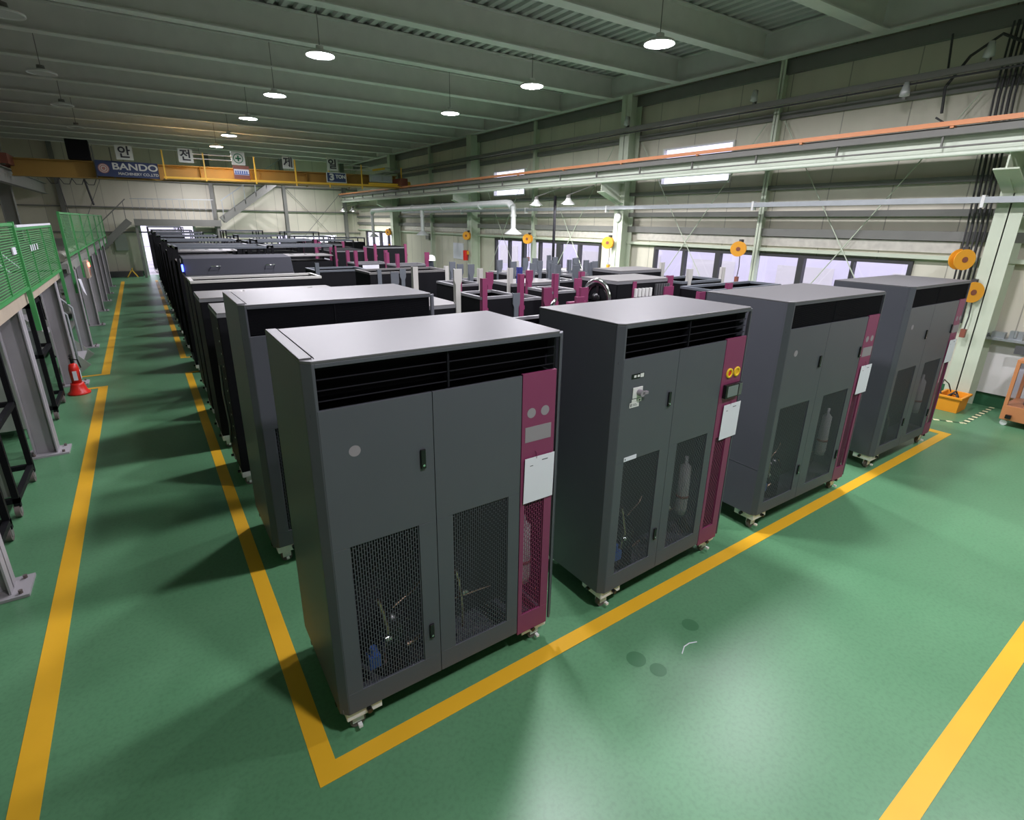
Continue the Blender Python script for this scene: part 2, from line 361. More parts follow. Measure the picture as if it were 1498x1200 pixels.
# girts of right wall; lower grey ones darkened to stand in for shade bands
for nm, z0, z1, dx, mt, lb in (('wall_girt', 5.18, 5.4, .1, 'girt', 'grey girt right under the ceiling girder'), ('wall_girt', 4.44, 4.56, .08, 'girt', 'grey girt above the orange rail'),
        ('wall_girt', 3.22, 3.3, .12, 'girt', 'grey girt darkened as a shade band below the high windows'),
        ('wall_girt', 2.74, 2.84, .1, 'girt', 'grey girt darkened as a shade band below the galvanised tray'), ('wall_girt', 2.38, 2.52, .1, 'girt', 'grey girt darkened as a shade band above the foil lagging'),
        ('wall_girt', 2.1, 2.16, .12, 'column', 'pale green head rail over the long windows')):
    struct(MB().box(XR - dx, XR, YF, YB, z0, z1).build(nm, M[mt]), lb, 'girt')
for a, b, lb in ((2.9, 9.4, 'near'), (10.1, 16.6, 'middle'), (17.2, 23.8, 'far')):
    tag(MB().box(XR - .05, XR - .002, a, b, 2.2, 2.37).build('insulation_strip', M['foil']), 'crumpled pale insulation strip over the windows, %s bay' % lb, 'insulation')
for z0, z1 in ((4.1, 4.16), (2.95, 3.0), (1.9, 1.96)):
    struct(MB().box(XL, XR, YB - .12, YB, z0, z1).build('wall_girt', M['girt']), 'horizontal girt on the far wall at height %s' % ('top' if z0 > 4 else 'middle' if z0 > 2.5 else 'low'), 'girt')
for x in (-2.4, 3.2, 6.45, 9.5):
    mb = MB(); mb.box(x - .08, x + .08, YB - .22, YB - .2, 0, ZD).box(x - .08, x + .08, YB - .04, YB - .02, 0, ZD).box(x - .006, x + .006, YB - .2, YB - .04, 0, ZD)
    struct(mb.build('back_column', M['girt']), 'steel column on the far wall', 'column', 'far wall columns')

def hcol(mb, x, y, w, d, z0, z1, tf=.015):
    # H section, flanges facing +-x
    mb.box(x - d / 2, x - d / 2 + tf, y - w / 2, y + w / 2, z0, z1).box(x + d / 2 - tf, x + d / 2, y - w / 2, y + w / 2, z0, z1).box(x - d / 2, x + d / 2, y - tf / 2, y + tf / 2, z0, z1)
CY_ = [2.36, 9.68, 17.0, 24.2]
cn = ['nearest the camera', 'between the two nearest long windows', 'past the middle long window', 'farthest along']
for y, lb in zip(CY_, cn):
    root = empty('wall_column', (10.0, y, 0), 0); struct(root, 'pale green H column of the right wall, ' + lb, 'column', 'right wall main columns')
    mb = MB(); hcol(mb, 0, 0, .3, .36, 0, 5.4); mb.build('column_shaft', M['column'], root)
    mb = MB(); mb.prism([(-.18, 3.4), (-.18, 3.05), (-.3, 3.05), (-.82, 3.3), (-.82, 3.5), (-.18, 3.5)], 'y', -.01, .01)
    mb.box(-.86, -.18, -.13, .13, 3.5, 3.52).prism([(-.18, 3.03), (-.18, 3.05), (-.82, 3.3), (-.82, 3.28)], 'y', -.13, .13).build('corbel', M['column'], root)
for y in (6.1, 13.55, 20.6):
    mb = MB(); mb.box(XR - .2, XR - .19, y - .05, y + .05, 0, 5.4).box(XR - .2, XR - .01, y - .006, y + .006, 0, 5.4)
    struct(mb.build('wind_post', M['column']), 'slim pale green wall post standing in the middle of a window bay', 'column', 'right wall wind posts')
# left side building steel
for y in (3.0, 10.3, 17.6, 24.8):
    mb = MB(); hcol(mb, -3.4, y, .3, .36, 1.73, 5.4); struct(mb.build('wall_column', M['beamdark']), 'dark steel column beside the left runway beam', 'column', 'left columns')
mb = MB(); ibeam(mb, (-2.85, YF, 3.42), (-2.85, YB - .2, 3.42), .42, .2); tag(mb.build('runway_beam', M['beamdark']), 'grey crane runway beam on the left above the green fence', 'beam')
# runway beam on the right
root = empty('runway_beam', (9.3, 0, 0)); tag(root, 'pale green crane runway beam along the right wall', 'beam')
mb = MB(); ibeam(mb, (0, YF, 3.52), (0, YB - .4, 3.52), .3, .18); mb.build('girder', M['railbeam'], root)
MB().box(-.17, .12, YF, YB - .4, 3.74, 3.825).build('cap_shade_strip', M['girt'], root)  # dark strip standing in for the shade under busbar and top flange
mb = MB(); mb.box(-.03, .03, YF, YB - .4, 3.825, 3.865).build('crane_rail', M['girt'], root)
mb = MB(); mb.box(-.21, -.17, YF, YB - .5, 3.85, 3.91)
for i in range(17): mb.box(-.2, -.06, -5 + 2 * i, -4.96 + 2 * i, 3.825, 3.85)
mb.build('busbar', M['orange'], root)
mb = MB(); mb.tube([(-.13, YF, 3.6), (-.13, YB - .5, 3.6)], .012, 6)
for i in range(26): mb.box(-.14, -.1, -5 + 1.35 * i, -4.98 + 1.35 * i, 3.6, 3.76)
mb.build('conduit', M['girt'], root)
tag(MB().tube([(9.14, YF, 3.5), (9.14, YB - 1, 3.5)], .03, 10).build('air_pipe', M['railbeam']), 'pale green pipe running along the foot of the runway beam', 'pipe')
# galvanised trays
root = empty('cable_tray', (9.66, 0, 0)); tag(root, 'galvanised cable tray running across the columns above the long windows', 'cable tray')
MB().box(-.05, .05, YF, 22.5, 2.9, 2.98).build('tray', M['steelgal'], root)
for y in (2.6, 6.0, 9.9, 13.3, 17.2, 20.6): MB().box(-.055, .055, y, y + .04, 2.84, 3.0).box(.05, .2, y, y + .03, 2.9, 2.94).build('bracket', M['white'], root)
root = empty('cable_tray', (9.72, 0, 0)); tag(root, 'dull cable tray high on the right wall just below the girder', 'cable tray')
MB().box(-.04, .05, YF, YB - .4, 4.6, 4.68).build('tray', M['girt'], root)
MB().tube([(-.03, YF, 4.56), (-.03, YB - .4, 4.56)], .014, 6).build('cable', M['winddark'], root)
# bracing rods
def rods(y0, y1, z0, z1, x, lb):
    tag(MB().tube([(x, y0, z0), (x, y1, z1)], .009, 6).tube([(x, y1, z0), (x, y0, z1)], .009, 6).build('bracing_rods', M['column']), lb, 'bracing')
rods(3.1, 5.95, 0, 4.4, 10.12, 'crossed steel bracing rods in front of the nearest long window')
rods(6.3, 9.4, 0, 4.4, 10.12, 'crossed steel bracing rods in front of the nearest high window')
rods(10.3, 13.3, 0, 4.4, 10.12, 'crossed steel bracing rods in the middle bay, nearer half')
rods(13.8, 16.8, 0, 4.4, 10.12, 'crossed steel bracing rods in the middle bay, farther half')
tag(MB().tube([(9.4, YB - .25, 1.0), (6.5, YB - .25, 4.1)], .012, 6).tube([(6.5, YB - .27, 1.0), (9.4, YB - .27, 4.1)], .012, 6).build('bracing_rods', M['girt']), 'crossed bracing rods on the far wall right of the stairs', 'bracing')
tag(MB().tube([(-2.3, YB - .25, 1.2), (-.9, YB - .25, 4.2)], .012, 6).build('bracing_rods', M['girt']), 'dark hanging rod on the far wall left of the stairs', 'bracing')

# floor markings
def line(boxes, label, name='floor_line', m='yellow'):
    mb = MB()
    for b in boxes: mb.box(b[0], b[1], b[2], b[3], 0.0005, .003)
    return tag(mb.build(name, M[m]), label, 'floor marking')
line([(-.905, -.785, -4, 10.08), (-1.16, -.905, 10.0, 10.08)], 'long yellow floor line along the left of the aisle, nearest stretch')
line([(-.905, -.785, 10.86, 27.5), (-1.16, -.905, 10.86, 10.94)], 'yellow floor line along the left of the aisle, far stretch past the gap')
line([(.276, .375, 1.92, 10.34), (.375, .6, 10.26, 10.34), (.375, 8.34, 1.92, 2.02), (8.22, 8.34, 2.02, 2.32)], 'yellow line with a corner running around the front row of grey machines')
line([(.28, .38, 11.5, 27.5), (.38, .62, 11.5, 11.56)], 'yellow floor line along the right of the aisle beyond the break')
line([(-3, 9.4, .28, .385)], 'yellow floor line crossing the lower right corner')
h1 = line([(0, 1.25, -.03, .03)], 'green and cream striped tape on the floor beside the orange crate', 'hazard_tape', 'hazard'); h1.location = (8.99, 1.98, 0)
h1 = line([(0, .75, -.025, .025)], 'dashed tape on the floor in front of the orange crate', 'hazard_tape', 'hazard'); h1.location = (8.99, 1.99, 0); h1.rotation_euler = (0, 0, R(122))
for i, (x, y, r_) in enumerate(((2.61, 1.63, .055), (2.09, 1.63, .06), (2.14, 1.5, .05))):
    tag(MB().lathe([(0, .0012), (r_, .001)], (x, y, 0)).build('floor_stain', M['stain']), 'dark round spot on the green floor, %s' % ('far right one of three', 'upper left one of three', 'lowest one of three')[i], 'stain')

tag(MB().tube([(2.36, 1.5, .001), (2.42, 1.53, .001), (2.47, 1.53, .001), (2.52, 1.51, .001)], .004, 4).build('floor_scuff', M['paper']), 'small white curved scrape on the green floor beside the dark spots', 'scuff')
# ------------------------------------------------------------------ lamps
def lamp(x, y, on, lb, grp, z=4.9):
    r_ = empty('high_bay_lamp', (x, y, z), 0, lb, 'ceiling lamp', grp)
    MB().lathe([(0, .075), (.06, .075), (.08, .05), (.19, .04), (.212, .028), (.214, 0), (.2, 0), (.198, .012), (0, .02)], n=32).build('housing', M['white'], r_)
    MB().lathe([(0, .13), (.055, .13), (.06, .075), (0, .075)], n=20).build('driver', M['white' if on else 'girt'], r_)
    MB().lathe([(0, .012), (.195, .012)], n=32).build('lens', M['lens'] if on else M['lensoff'], r_)
    MB().cyl((0, 0, .13), (0, 0, 5.87 - z), .006, 8).build('stem', M['girt'], r_)
MY = (-.5, 3.25, 6.2, 9.15, 12.43, 15.53, 18.93, 21.98)
desc = ['behind the camera', 'overhead before the front row', 'just above the picture edge', 'nearest in view', 'second in view', 'third in view', 'fourth in view', 'farthest in view']
for y, d in zip(MY, desc): lamp(1.7 if y < 0 else 2.95 if y < 5 else 2.72, y, True, 'lit round high bay lamp of the middle row, ' + d, 'lit lamps of the middle row')
for y, d in zip((-.1, 2.9, 5.71, 8.64, 11.78), ('behind the camera', 'overhead beside the camera', 'nearest in view', 'second in view', 'farthest in view')):
    lamp(6.33, y, True, 'lit round high bay lamp of the right row, ' + d, 'lit lamps of the right row')
for x, d in ((2.72, 'left'), (6.33, 'right')): lamp(x, 27.6, True, 'added high bay lamp hidden behind the crane to light the far wall, %s one' % d, 'added lamps behind the crane', 4.58)  # unseen lamps added to brighten the far wall
for y, d in zip((9.85, 13.24, 16.56, 20.23), ('nearest', 'second', 'third', 'farthest')):
    lamp(-.92, y, False, 'unlit round high bay lamp of the left row, ' + d, 'unlit lamps of the left row')

# ------------------------------------------------------------------ machines
def caster(parent, cx, cy, sx, sy, z):
    m = MB(); L = .18
    m.box(min(0, -sx * L), max(0, -sx * L), -.003, .003, z - .055, z).box(-.003, .003, min(0, -sy * L), max(0, -sy * L), z - .055, z)
    m.prism([(0, 0), (-sx * L, 0), (0, -sy * L)], 'z', z - .06, z - .054)
    m.box(min(-sx * .03, -sx * .09), max(-sx * .03, -sx * .09), min(-sy * .03, -sy * .034), max(-sy * .03, -sy * .034), .04, z - .058)
    m.box(min(-sx * .03, -sx * .09), max(-sx * .03, -sx * .09), min(-sy * .078, -sy * .074), max(-sy * .078, -sy * .074), .04, z - .058)
    o = m.build('caster', M['zinc'], parent, loc=(cx, cy, 0))
    w = MB().cyl((-sx * .06, -sy * .068, .041), (-sx * .06, -sy * .04, .041), .041, 20).build('wheel', M['rubber'], o)
    k = MB().cyl((-sx * .11, sy * .003, z - .028), (-sx * .11, sy * .028, z - .028), .014, 10).cyl((sx * .003, -sy * .11, z - .028), (sx * .028, -sy * .11, z - .028), .014, 10).build('knob', M['blackgloss'], o)
    MB().box(-sx * .06 - .01, -sx * .06 + .01, sy * .0 - .012, sy * .0 + .012, .04, .055).build('brake_pedal', M['zinc'], o)
    return o

def framed(mb, x0, x1, z0, z1, hx0, hx1, hz0, hz1, y0, y1):
    for a in ((x0, x1, z0, hz0), (x0, x1, hz1, z1), (x0, hx0, hz0, hz1), (hx1, x1, hz0, hz1)): mb.box(a[0], a[1], y0, y1, a[2], a[3])
def handle(parent, x, z0, z1):
    o = MB().box(x - .013, x + .013, -.012, 0, z0, z1).build('handle', M['blackgloss'], parent, .004)
    MB().cyl((x, -.015, z0 + .02), (x, -.011, z0 + .02), .006, 10).build('key_lock', M['chrome'], o)
def yrot(): return Matrix.Rotation(R(90), 3, 'X')

def chiller(name, label, X, Y, a, W, D, spec):
    t = empty(name, (X, Y, 0), a, label, 'machine', 'grey chiller machines')
    zb, H2, ch = .163, 2.0, .035
    big = spec.get('big')
    # body: side panels, chamfered corner posts, back, floor tray
    m = MB()
    post = [(-ch, ch), (0, 0), (.012, 0), (.012, .012), (-ch + .012, ch + .012), (-ch, ch + .012)]
    m.prism(post, 'z', zb, H2 - .012)
    m.prism([(W - x_, y_) for x_, y_ in post], 'z', zb, H2 - .012)
    m.box(-ch, -ch + .012, ch + .012, D, zb, H2 - .012).box(W + ch - .012 - ch, W, ch + .012, D, zb, H2 - .012)
    m.box(-ch, W, D - .012, D, zb, H2 - .012).box(-ch + .01, W - .01, .02, D - .01, zb, zb + .03)
    m.box(.012, W - .012, 0, .012, H2 - .03, H2 - .012)
    if spec.get('seam'): m.box(-ch - .002, -ch, .04, .62, .588, .592)
    m.build('body', M['grey'], t, .002)
    r_ = MB(); r_.prism([(-ch, ch), (0, 0), (W - .02, 0), (W, .02), (W, D), (-ch, D)], 'z', H2 - .012, H2)
    if spec.get('strip'): r_.box(-ch, -ch + .05, ch + .01, D - .01, H2, H2 + .006).box(-ch + .056, -ch + .06, ch + .01, D - .01, H2, H2 + .004)
    r_.build('roof', M['grey_lit'], t, .003)
    MB().box(-ch + .014, W - .014, .3, .32, zb + .03, 1.78).box(-ch + .014, W - .014, .02, D - .014, 1.76, 1.775).build('inner_panel', M['inner'], t)
    # louvre
    lv = MB(); lz0, lz1 = 1.795, H2 - .02
    lv.box(.01, W - .02, .1, .11, lz0, lz1)
    if spec.get('blades', True):
        n_ = 4
        for i in range(n_):
            z = lz0 + (lz1 - lz0) * (i + .3) / n_
            lv.prism([(.02, z + .012), (.024, z + .016), (.07, z + .0), (.066, z - .004)], 'x', .012, W - .03)
        lv.box(W * .475, W * .475 + .01, .015, .1, lz0, lz1)
    else:
        for i in range(22):
            z = lz0 + (lz1 - lz0) * (i + .5) / 22
            lv.box(.012, W - .025, .006, .01, z, z + .003)
        lv.box(W * .43, W * .43 + .006, .004, .02, lz0, lz1).box(.012, W - .025, .012, .016, lz0, lz1)
    lv.build('louver', M['louver'], t)
    # doors
    if big: s1, s2, mL, mR, zt, zbm = .60, 1.262, (.065, .505), (.735, 1.17), 1.13, .27
    else: s1, s2, mL, mR, zt, zbm = .515, 1.022, (.08, .42), (.605, .945), 1.12, .29
    for k, (a0, a1, mm) in enumerate(((.004, s1 - .0015, mL), (s1 + .0015, s2 - .0015, mR))):
        d = MB(); framed(d, a0, a1, zb + .002, 1.79, mm[0], mm[1], zbm, zt, 0, .014)
        d = d.build('door', M['grey'], t, .0015)
        d.location = (0, -.002, 0)
        p = MB().box(mm[0] - .005, mm[1] + .005, .006, .007, zbm - .005, zt + .005).build('mesh_panel', M['perf'], d)
        if k == 0:
            handle(d, s1 - .06, 1.42, 1.52); handle(d, s1 - .05, .42, .51)
            if spec.get('switch'):
                MB().box(.1, .186, -.006, 0, 1.535, 1.605).build('switch_plate', M['white'], d, .003)
                MB().cyl((.15, -.04, 1.57), (.15, -.006, 1.57), .02, 16).box(.15, .2, -.04, -.02, 1.562, 1.578).build('rotary_switch', M['maskgrey'], d)
                l = MB().box(.08, .192, -.002, 0, 1.66, 1.69).build('rating_plate', M['blackgloss'], d)
                MB().box(.1, .12, -.003, -.002, 1.668, 1.682).box(.13, .15, -.003, -.002, 1.668, 1.682).box(.156, .186, -.003, -.002, 1.663, 1.687).build('plate_marks', M['white'], l)
                l = MB().box(.1, .185, -.0015, 0, 1.508, 1.53).box(.083, .165, -.0025, -.0005, 1.478, 1.51).build('instruction_label', M['white'], d)
                MB().box(.09, .098, -.0032, -.0025, 1.484, 1.504).box(.104, .14, -.0032, -.0025, 1.497, 1.5).box(.104, .15, -.0032, -.0025, 1.488, 1.491).box(.165, .175, -.0022, -.0015, 1.512, 1.524).build('label_print', M['ink'], l)
                l = MB().box(.076, .19, -.002, 0, 1.122, 1.15).build('warning_label', M['paper'], d)
                MB().box(.084, .09, -.003, -.002, 1.13, 1.142).build('label_print', M['ink'], l)
            else:
                MB().lathe([(0, 0), (.026, 0)], (.141, -.0008, 1.585), M=yrot()).build('masking_disc', M['maskgrey'], d)
        elif big:
            handle(d, s2 - .03, 1.42, 1.52); handle(d, s2 - .04, .41, .5)
    # magenta side panel
    pw0, pw1 = s2 + .0015, W - .03
    d = MB(); px0, px1 = (pw0 + .03, pw0 + .165)
    framed(d, pw0, pw1, zb - .015, 1.798, px0, px1, .285, 1.055, 0, .016)
    d = d.build('control_panel', M['magenta'], t, .0015); d.location = (0, -.004, 0)
    MB().box(px0 - .004, px1 + .004, .007, .008, .28, 1.06).build('mesh_panel', M['perfpink'], d)
    c0 = pw0 + .06; c1 = pw0 + .15
    if spec.get('switch'):
        for c in (c0 + .02, c1 + .02):
            rr = MB().lathe([(.022, 0), (.022, -.008), (.036, -.008), (.036, 0)], (c, 0, 1.545), M=Matrix.Rotation(R(-90), 3, 'X')).build('gauge_ring', M['yellowlabel'], d)
            MB().lathe([(0, .0), (.022, 0)], (c, -.003, 1.545), M=yrot()).build('gauge_face', M['red'] if c < c1 else M['yellow'], rr)
        b_ = MB().box(pw0 + .03, pw1 - .008, -.03, 0, 1.365, 1.465).build('display_box', M['blackgloss'], d, .004)
        MB().box(pw0 + .05, pw1 - .06, -.032, -.03, 1.375, 1.455).build('screen', M['screen'], b_)
        MB().box(pw1 - .05, pw1 - .012, -.034, -.03, 1.372, 1.46).build('display_cover', M['coil'], b_)
    else:
        MB().lathe([(0, 0), (.028, 0)], (c0, -.0008, 1.578), M=yrot()).lathe([(0, 0), (.028, 0)], (c1, -.0008, 1.578), M=yrot()).build('masking_disc', M['maskgrey'], d)
        MB().box(pw0 + .022, pw0 + .195, -.0012, 0, 1.413, 1.5).build('masking_sheet', M['maskgrey'], d)
    for cx, cy, sx, sy in ((-.005, .02, -1, -1), (W - .02, .02, 1, -1), (-.005, D - .02, -1, 1), (W - .02, D - .02, 1, 1)): caster(t, cx, cy, sx, sy, zb)
    # inside, seen through the perforated doors
    m = MB(); m.lathe([(0, .2), (.1, .2), (.1, .48), (.07, .55), (0, .57)], (mL[1] - .12, .17, .0)).build('compressor', M['blackgloss'], t)
    cx = mL[0] + .16
    MB().tube([(cx, .1, .25), (cx, .1, .4), (cx + .02, .09, .5), (cx, .1, .62), (cx - .02, .1, .7)], .011, 8).tube([(cx + .06, .12, .6), (cx + .2, .14, .65), (cx + .25, .16, .68)], .006, 6).tube([(mR[0] + .1, .1, .3), (mR[0] + .1, .1, .45), (mR[0] + .08, .1, .62), (mR[0] + .06, .1, .7)], .01, 8).tube([(mR[0] + .02, .12, .5), (mR[0] + .3, .12, .48)], .005, 6).tube([(cx + .02, .1, .32), (cx + .2, .1, .36)], .012, 6).build('copper_pipes', M['copper'], t)
    MB().cyl((cx, .09, .45), (cx + .03, .09, .45), .02, 10).cyl((mR[0] + .09, .08, .55), (mR[0] + .12, .08, .55), .014, 10).cyl((cx - .01, .1, .25), (cx - .01, .1, .3), .02, 10).build('fittings', M['chrome'], t)
    MB().box(cx - .1, cx - .04, .05, .11, .33, .4).cyl((cx - .07, .08, .4), (cx - .07, .08, .44), .02, 10).build('solenoid_valve', M['bluetank'], t)
    bx = (px0 + px1) / 2 if not spec.get('bottle_door') else (mR[1] - .07)
    MB().lathe([(0, .92), (.012, .92), (.012, .87), (.04, .84), (.045, .6), (.045, .5), (.04, .45), (0, .44)], (bx, .09, 0)).build('filter_bottle', M['whiteplastic'], t)
    MB().lathe([(.0455, .59), (.0475, .59), (.0475, .61), (.0455, .61)], (bx, .09, 0)).build('clamp_band', M['brown'], t)
    return t

def sheet(x, y, a, x0, x1, z0, z1, lb, tilt=0):
    o = empty('paper_sheet', (x, y, 0), a, lb, 'paper sheet', 'paper sheets on the machines')
    m = MB(); ys = -.014
    m.prism([(x0, z0), (x1, z0 + tilt), (x1 + .004, z1 + tilt), (x0 + .006, z1)], 'y', ys, ys + .0015).build('sheet', M['paper'], o)
    xm = (x0 + x1) / 2 - .02
    MB().tube([(xm, ys, z1 - .01), (xm + .005, -.012, z1 + .02), (xm - .005, -.01, z1 + .035)], .002, 5).build('tie', M['magenta'], o)
    MB().box(x0 + .12, x0 + .16, ys - .001, ys, z1 - .03, z1 - .026).box(x0 + .04, x0 + .06, ys - .001, ys, z1 - .05, z1 - .047).build('print', M['ink'], o)
    return o
P1 = (.476, 2.076, -.008); P2 = (2.191, 2.033, .019); P3 = (4.002, 2.038, -.022); P4 = (6.237, 2.026, -.02)
chiller('chiller_machine', 'charcoal cabinet with magenta strip, nearest and largest in the picture', *P1, 1.273, .76, dict(strip=True))
chiller('chiller_machine', 'charcoal cabinet with magenta strip, yellow gauge rings, screen and grey rotary switch', *P2, 1.287, .75, dict(switch=True, bottle_door=True))
chiller('chiller_machine', 'wide charcoal cabinet with magenta strip, second from the right end of front row', *P3, 1.5, .765, dict(big=True, blades=False, bottle_door=True, seam=True))
chiller('chiller_machine', 'wide charcoal cabinet with magenta strip at the right end of front row', *P4, 1.47, .76, dict(big=True, blades=False, bottle_door=True))
chiller('chiller_machine', 'charcoal cabinet standing right behind the nearest machine', .49, 3.77, 0, 1.34, .77, dict(strip=True, blades=False))
sheet(*P1, 1.037, 1.24, 1.05, 1.322, 'white paper sheet hanging on the nearest machine')
sheet(*P2, 1.083, 1.295, 1.035, 1.305, 'white paper sheet hanging below the screen of the machine with yellow rings')
sheet(*P3, 1.31, 1.515, 1.05, 1.325, 'white paper sheet on the wide machine second from the right')
sheet(*P4, 1.27, 1.47, 1.06, 1.33, 'white paper sheet on the rightmost machine')

# ------------------------------------------------------------------ unfinished frames
def post_mesh(h0, h1, style):
    m = MB(); L = h1 - h0; fl = min(.12, L * .4)
    if style == 'flare':
        prof = [(-.03, h0), (.03, h0), (.03, h1 - fl - .05), (.048, h1 - fl), (.048, h1), (-.05, h1), (-.05, h1 - fl), (-.03, h1 - fl - .05)]
    else:
        mid = (h0 + h1) / 2
        prof = [(-.032, h0), (.032, h0), (.032, mid - .03), (.045, mid - .02), (.045, mid + .02), (.032, mid + .03), (.032, h1), (-.032, h1)]
    m.prism(prof, 'y', -.006, .006)
    m.prism([(-.03 if style == 'flare' else -.032, h0), (-.022, h0), (-.022, h1), (-.032, h1)], 'y', 0, .05)
    return m
def unit(label, X, Y, W, D, rim, posts, a=0, zb=.16, body='black', rimmat='rim', top=None, cover=None, casters=True, group='unfinished machine frames', inner=True, extra=None):
    t = empty('machine_frame', (X, Y, 0), a, label, 'machine frame', group)
    m = MB(); e = .004
    m.box(0, e, 0, D, zb, rim - .03).box(W - e, W, 0, D, zb, rim - .03).box(0, W, D - e, D, zb, rim - .03).box(0, W, 0, e, zb, rim - .03).box(0, W, 0, D, zb, zb + .01)
    m.build('side_panels', M[body], t)
    r_ = MB(); w = .035
    r_.box(-.004, W + .004, -.004, w, rim - .03, rim).box(-.004, W + .004, D - w, D + .004, rim - .03, rim).box(-.004, w, w, D - w, rim - .03, rim).box(W - w, W + .004, w, D - w, rim - .03, rim)
    r_.build('rim', M[rimmat], t)
    if inner and not cover:
        MB().box(.01, W - .01, .01, D - .01, rim - .32, rim - .3).box(W * .2, W * .45, D * .3, D * .7, rim - .3, rim - .12).cyl((W * .7, D * .5, rim - .3), (W * .7, D * .5, rim - .1), min(W, D) * .14, 12).build('inner_parts', M['inner'], t)
    if cover:
        MB().box(0, W, 0, D, rim, rim + .012).build('cover_plate', M[cover], t, .003)
    for c, colr, h1, st in posts:
        cx = {'fl': 0, 'bl': 0, 'fr': W, 'br': W}.get(c) if isinstance(c, str) else c[0]
        cy = ({'f': 0, 'b': D}[c[0]]) if isinstance(c, str) else c[1]
        cy += -.008 if cy < D / 2 else .008
        o = post_mesh(max(zb, rim - .5), h1, st).build('corner_post', M[colr], t); o.location = (cx + (.03 if cx < W / 2 else -.03), cy, 0)
        if not (isinstance(c, str) and c[0] == 'f'): o.rotation_euler = (0, 0, 0)
    if casters:
        for cx, cy, sx, sy in ((.0, .0, -1, -1), (W, .0, 1, -1), (0, D, -1, 1), (W, D, 1, 1)): caster(t, cx, cy, sx, sy, zb)
    if extra: extra(t)
    return t
def paperpart(x, z0, z1, y0, y1):
    return lambda t: MB().box(x - .004, x - .001, y0, y1, z0, z1).build('document', M['paper'], t)

# left column behind the front machines
def hinge(t):
    for x in (.45, 1.2): MB().box(x, x + .05, .3, .42, 1.725, 1.74).cyl((x + .025, .3, 1.74), (x + .025, .3, 1.76), .01, 8).build('latch', M['chrome'], t)
def stuff6(t):
    MB().tube([(-.02, .25, 1.2), (-.025, .3, .9), (-.02, .2, .6), (-.02, .4, .35)], .012, 6).build('cable', M['coil'], t)
    m = MB()
    for i in range(10): m.cyl((-.002, .1, .5 + i * .12), (-.006, .1, .5 + i * .12), .008, 8)
    for i in range(8): m.cyl((.12 + i * .14, -.002, 1.6), (.12 + i * .14, -.006, 1.6), .007, 8)
    m.build('bolts', M['zinc'], t)
unit('black cabinet with grey top standing directly behind the second grey machine of the aisle row', .46, 5.3, 1.35, .68, 1.72, [], cover='topgrey', extra=stuff6)
unit('black cabinet with latches on a wide grey top, third from front beside the aisle', .42, 6.42, 1.5, .68, 1.72, [], cover='topgrey', extra=hinge)
unit('low black frame with a light open rim, fourth from front beside the aisle', .43, 7.5, 1.55, .55, 1.81, [], rimmat='postwhite')
def lid(t):
    m = MB(); m.prism([(-.01, 1.78), (.1, 2.0), (.6, 2.02), (.66, 1.78)], 'x', 0, 1.42).build('sloping_lid', M['lid'], t, .006)
    for x in (.38, 1.1):
        MB().tube([(x - .06, -.005 + .04, 1.88), (x - .06, -.03, 1.9), (x + .06, -.03, 1.9), (x + .06, .035, 1.88)], .007, 6).build('lid_handle', M['chrome'], t)
    MB().cyl((-.01, .05, 1.88), (-.03, .05, 1.88), .05, 14).build('blue_indicator', M['ledblue'], t)
unit('black machine with sloping slate lid, two handles and blue glow at its corner', .45, 8.6, 1.42, .66, 1.78, [], extra=lid, inner=False)

ORD = ('first', 'second', 'third', 'fourth', 'fifth', 'sixth', 'seventh', 'eighth', 'ninth', 'tenth', 'eleventh')
def tall(label, X, Y, W, D, zt, plate=None, zplate=1.8, body=True, blue=False):
    t = empty('equipment_frame', (X, Y, 0), 0, label, 'equipment frame', 'tall open equipment frames')
    e = .04; zb = .14
    for x in (0, W - e):
        for y in (0, D - e): MB().box(x, x + e, y, y + e, zb, zt).build('upright', M['black'], t)
    for z in (zb, zt - e):
        MB().box(0, W, 0, e, z, z + e).box(0, W, D - e, D, z, z + e).box(0, e, 0, D, z, z + e).box(W - e, W, 0, D, z, z + e).build('rail_ring', M['postgrey'], t)
    MB().box(e, W - e, e, D - e, .2, zplate - .12).build('machinery_block', M['black'], t)
    if plate:
        MB().box(.01, W - .01, .01, D - .01, zplate - .015, zplate).build('top_plate', M[plate], t)
        m = MB()
        for i in range(4): m.box(W * (.15 + .2 * i), W * (.19 + .2 * i), D * .3, D * .7, zplate, zplate + .012)
        m.build('tube_stubs', M['chrome'], t)
    for cx, cy, sx, sy in ((0, 0, -1, -1), (W, 0, 1, -1), (0, D, -1, 1), (W, D, 1, 1)): caster(t, cx, cy, sx, sy, zb)
    return t
for i, (y, zt, pl) in enumerate(((10.2, 2.1, 'topgrey'), (12.0, 2.05, None), (13.7, 2.1, 'topgrey'), (15.5, 2.05, None), (17.3, 2.1, 'topgrey'), (19.2, 2.05, None), (21.3, 2.1, None), (23.5, 2.05, None), (25.8, 2.1, None))):
    tall('%s tall open black frame beside the aisle, counted back from the sloping lid machine' % ORD[i], .45, y, 1.4, .95, zt, pl, 1.86)
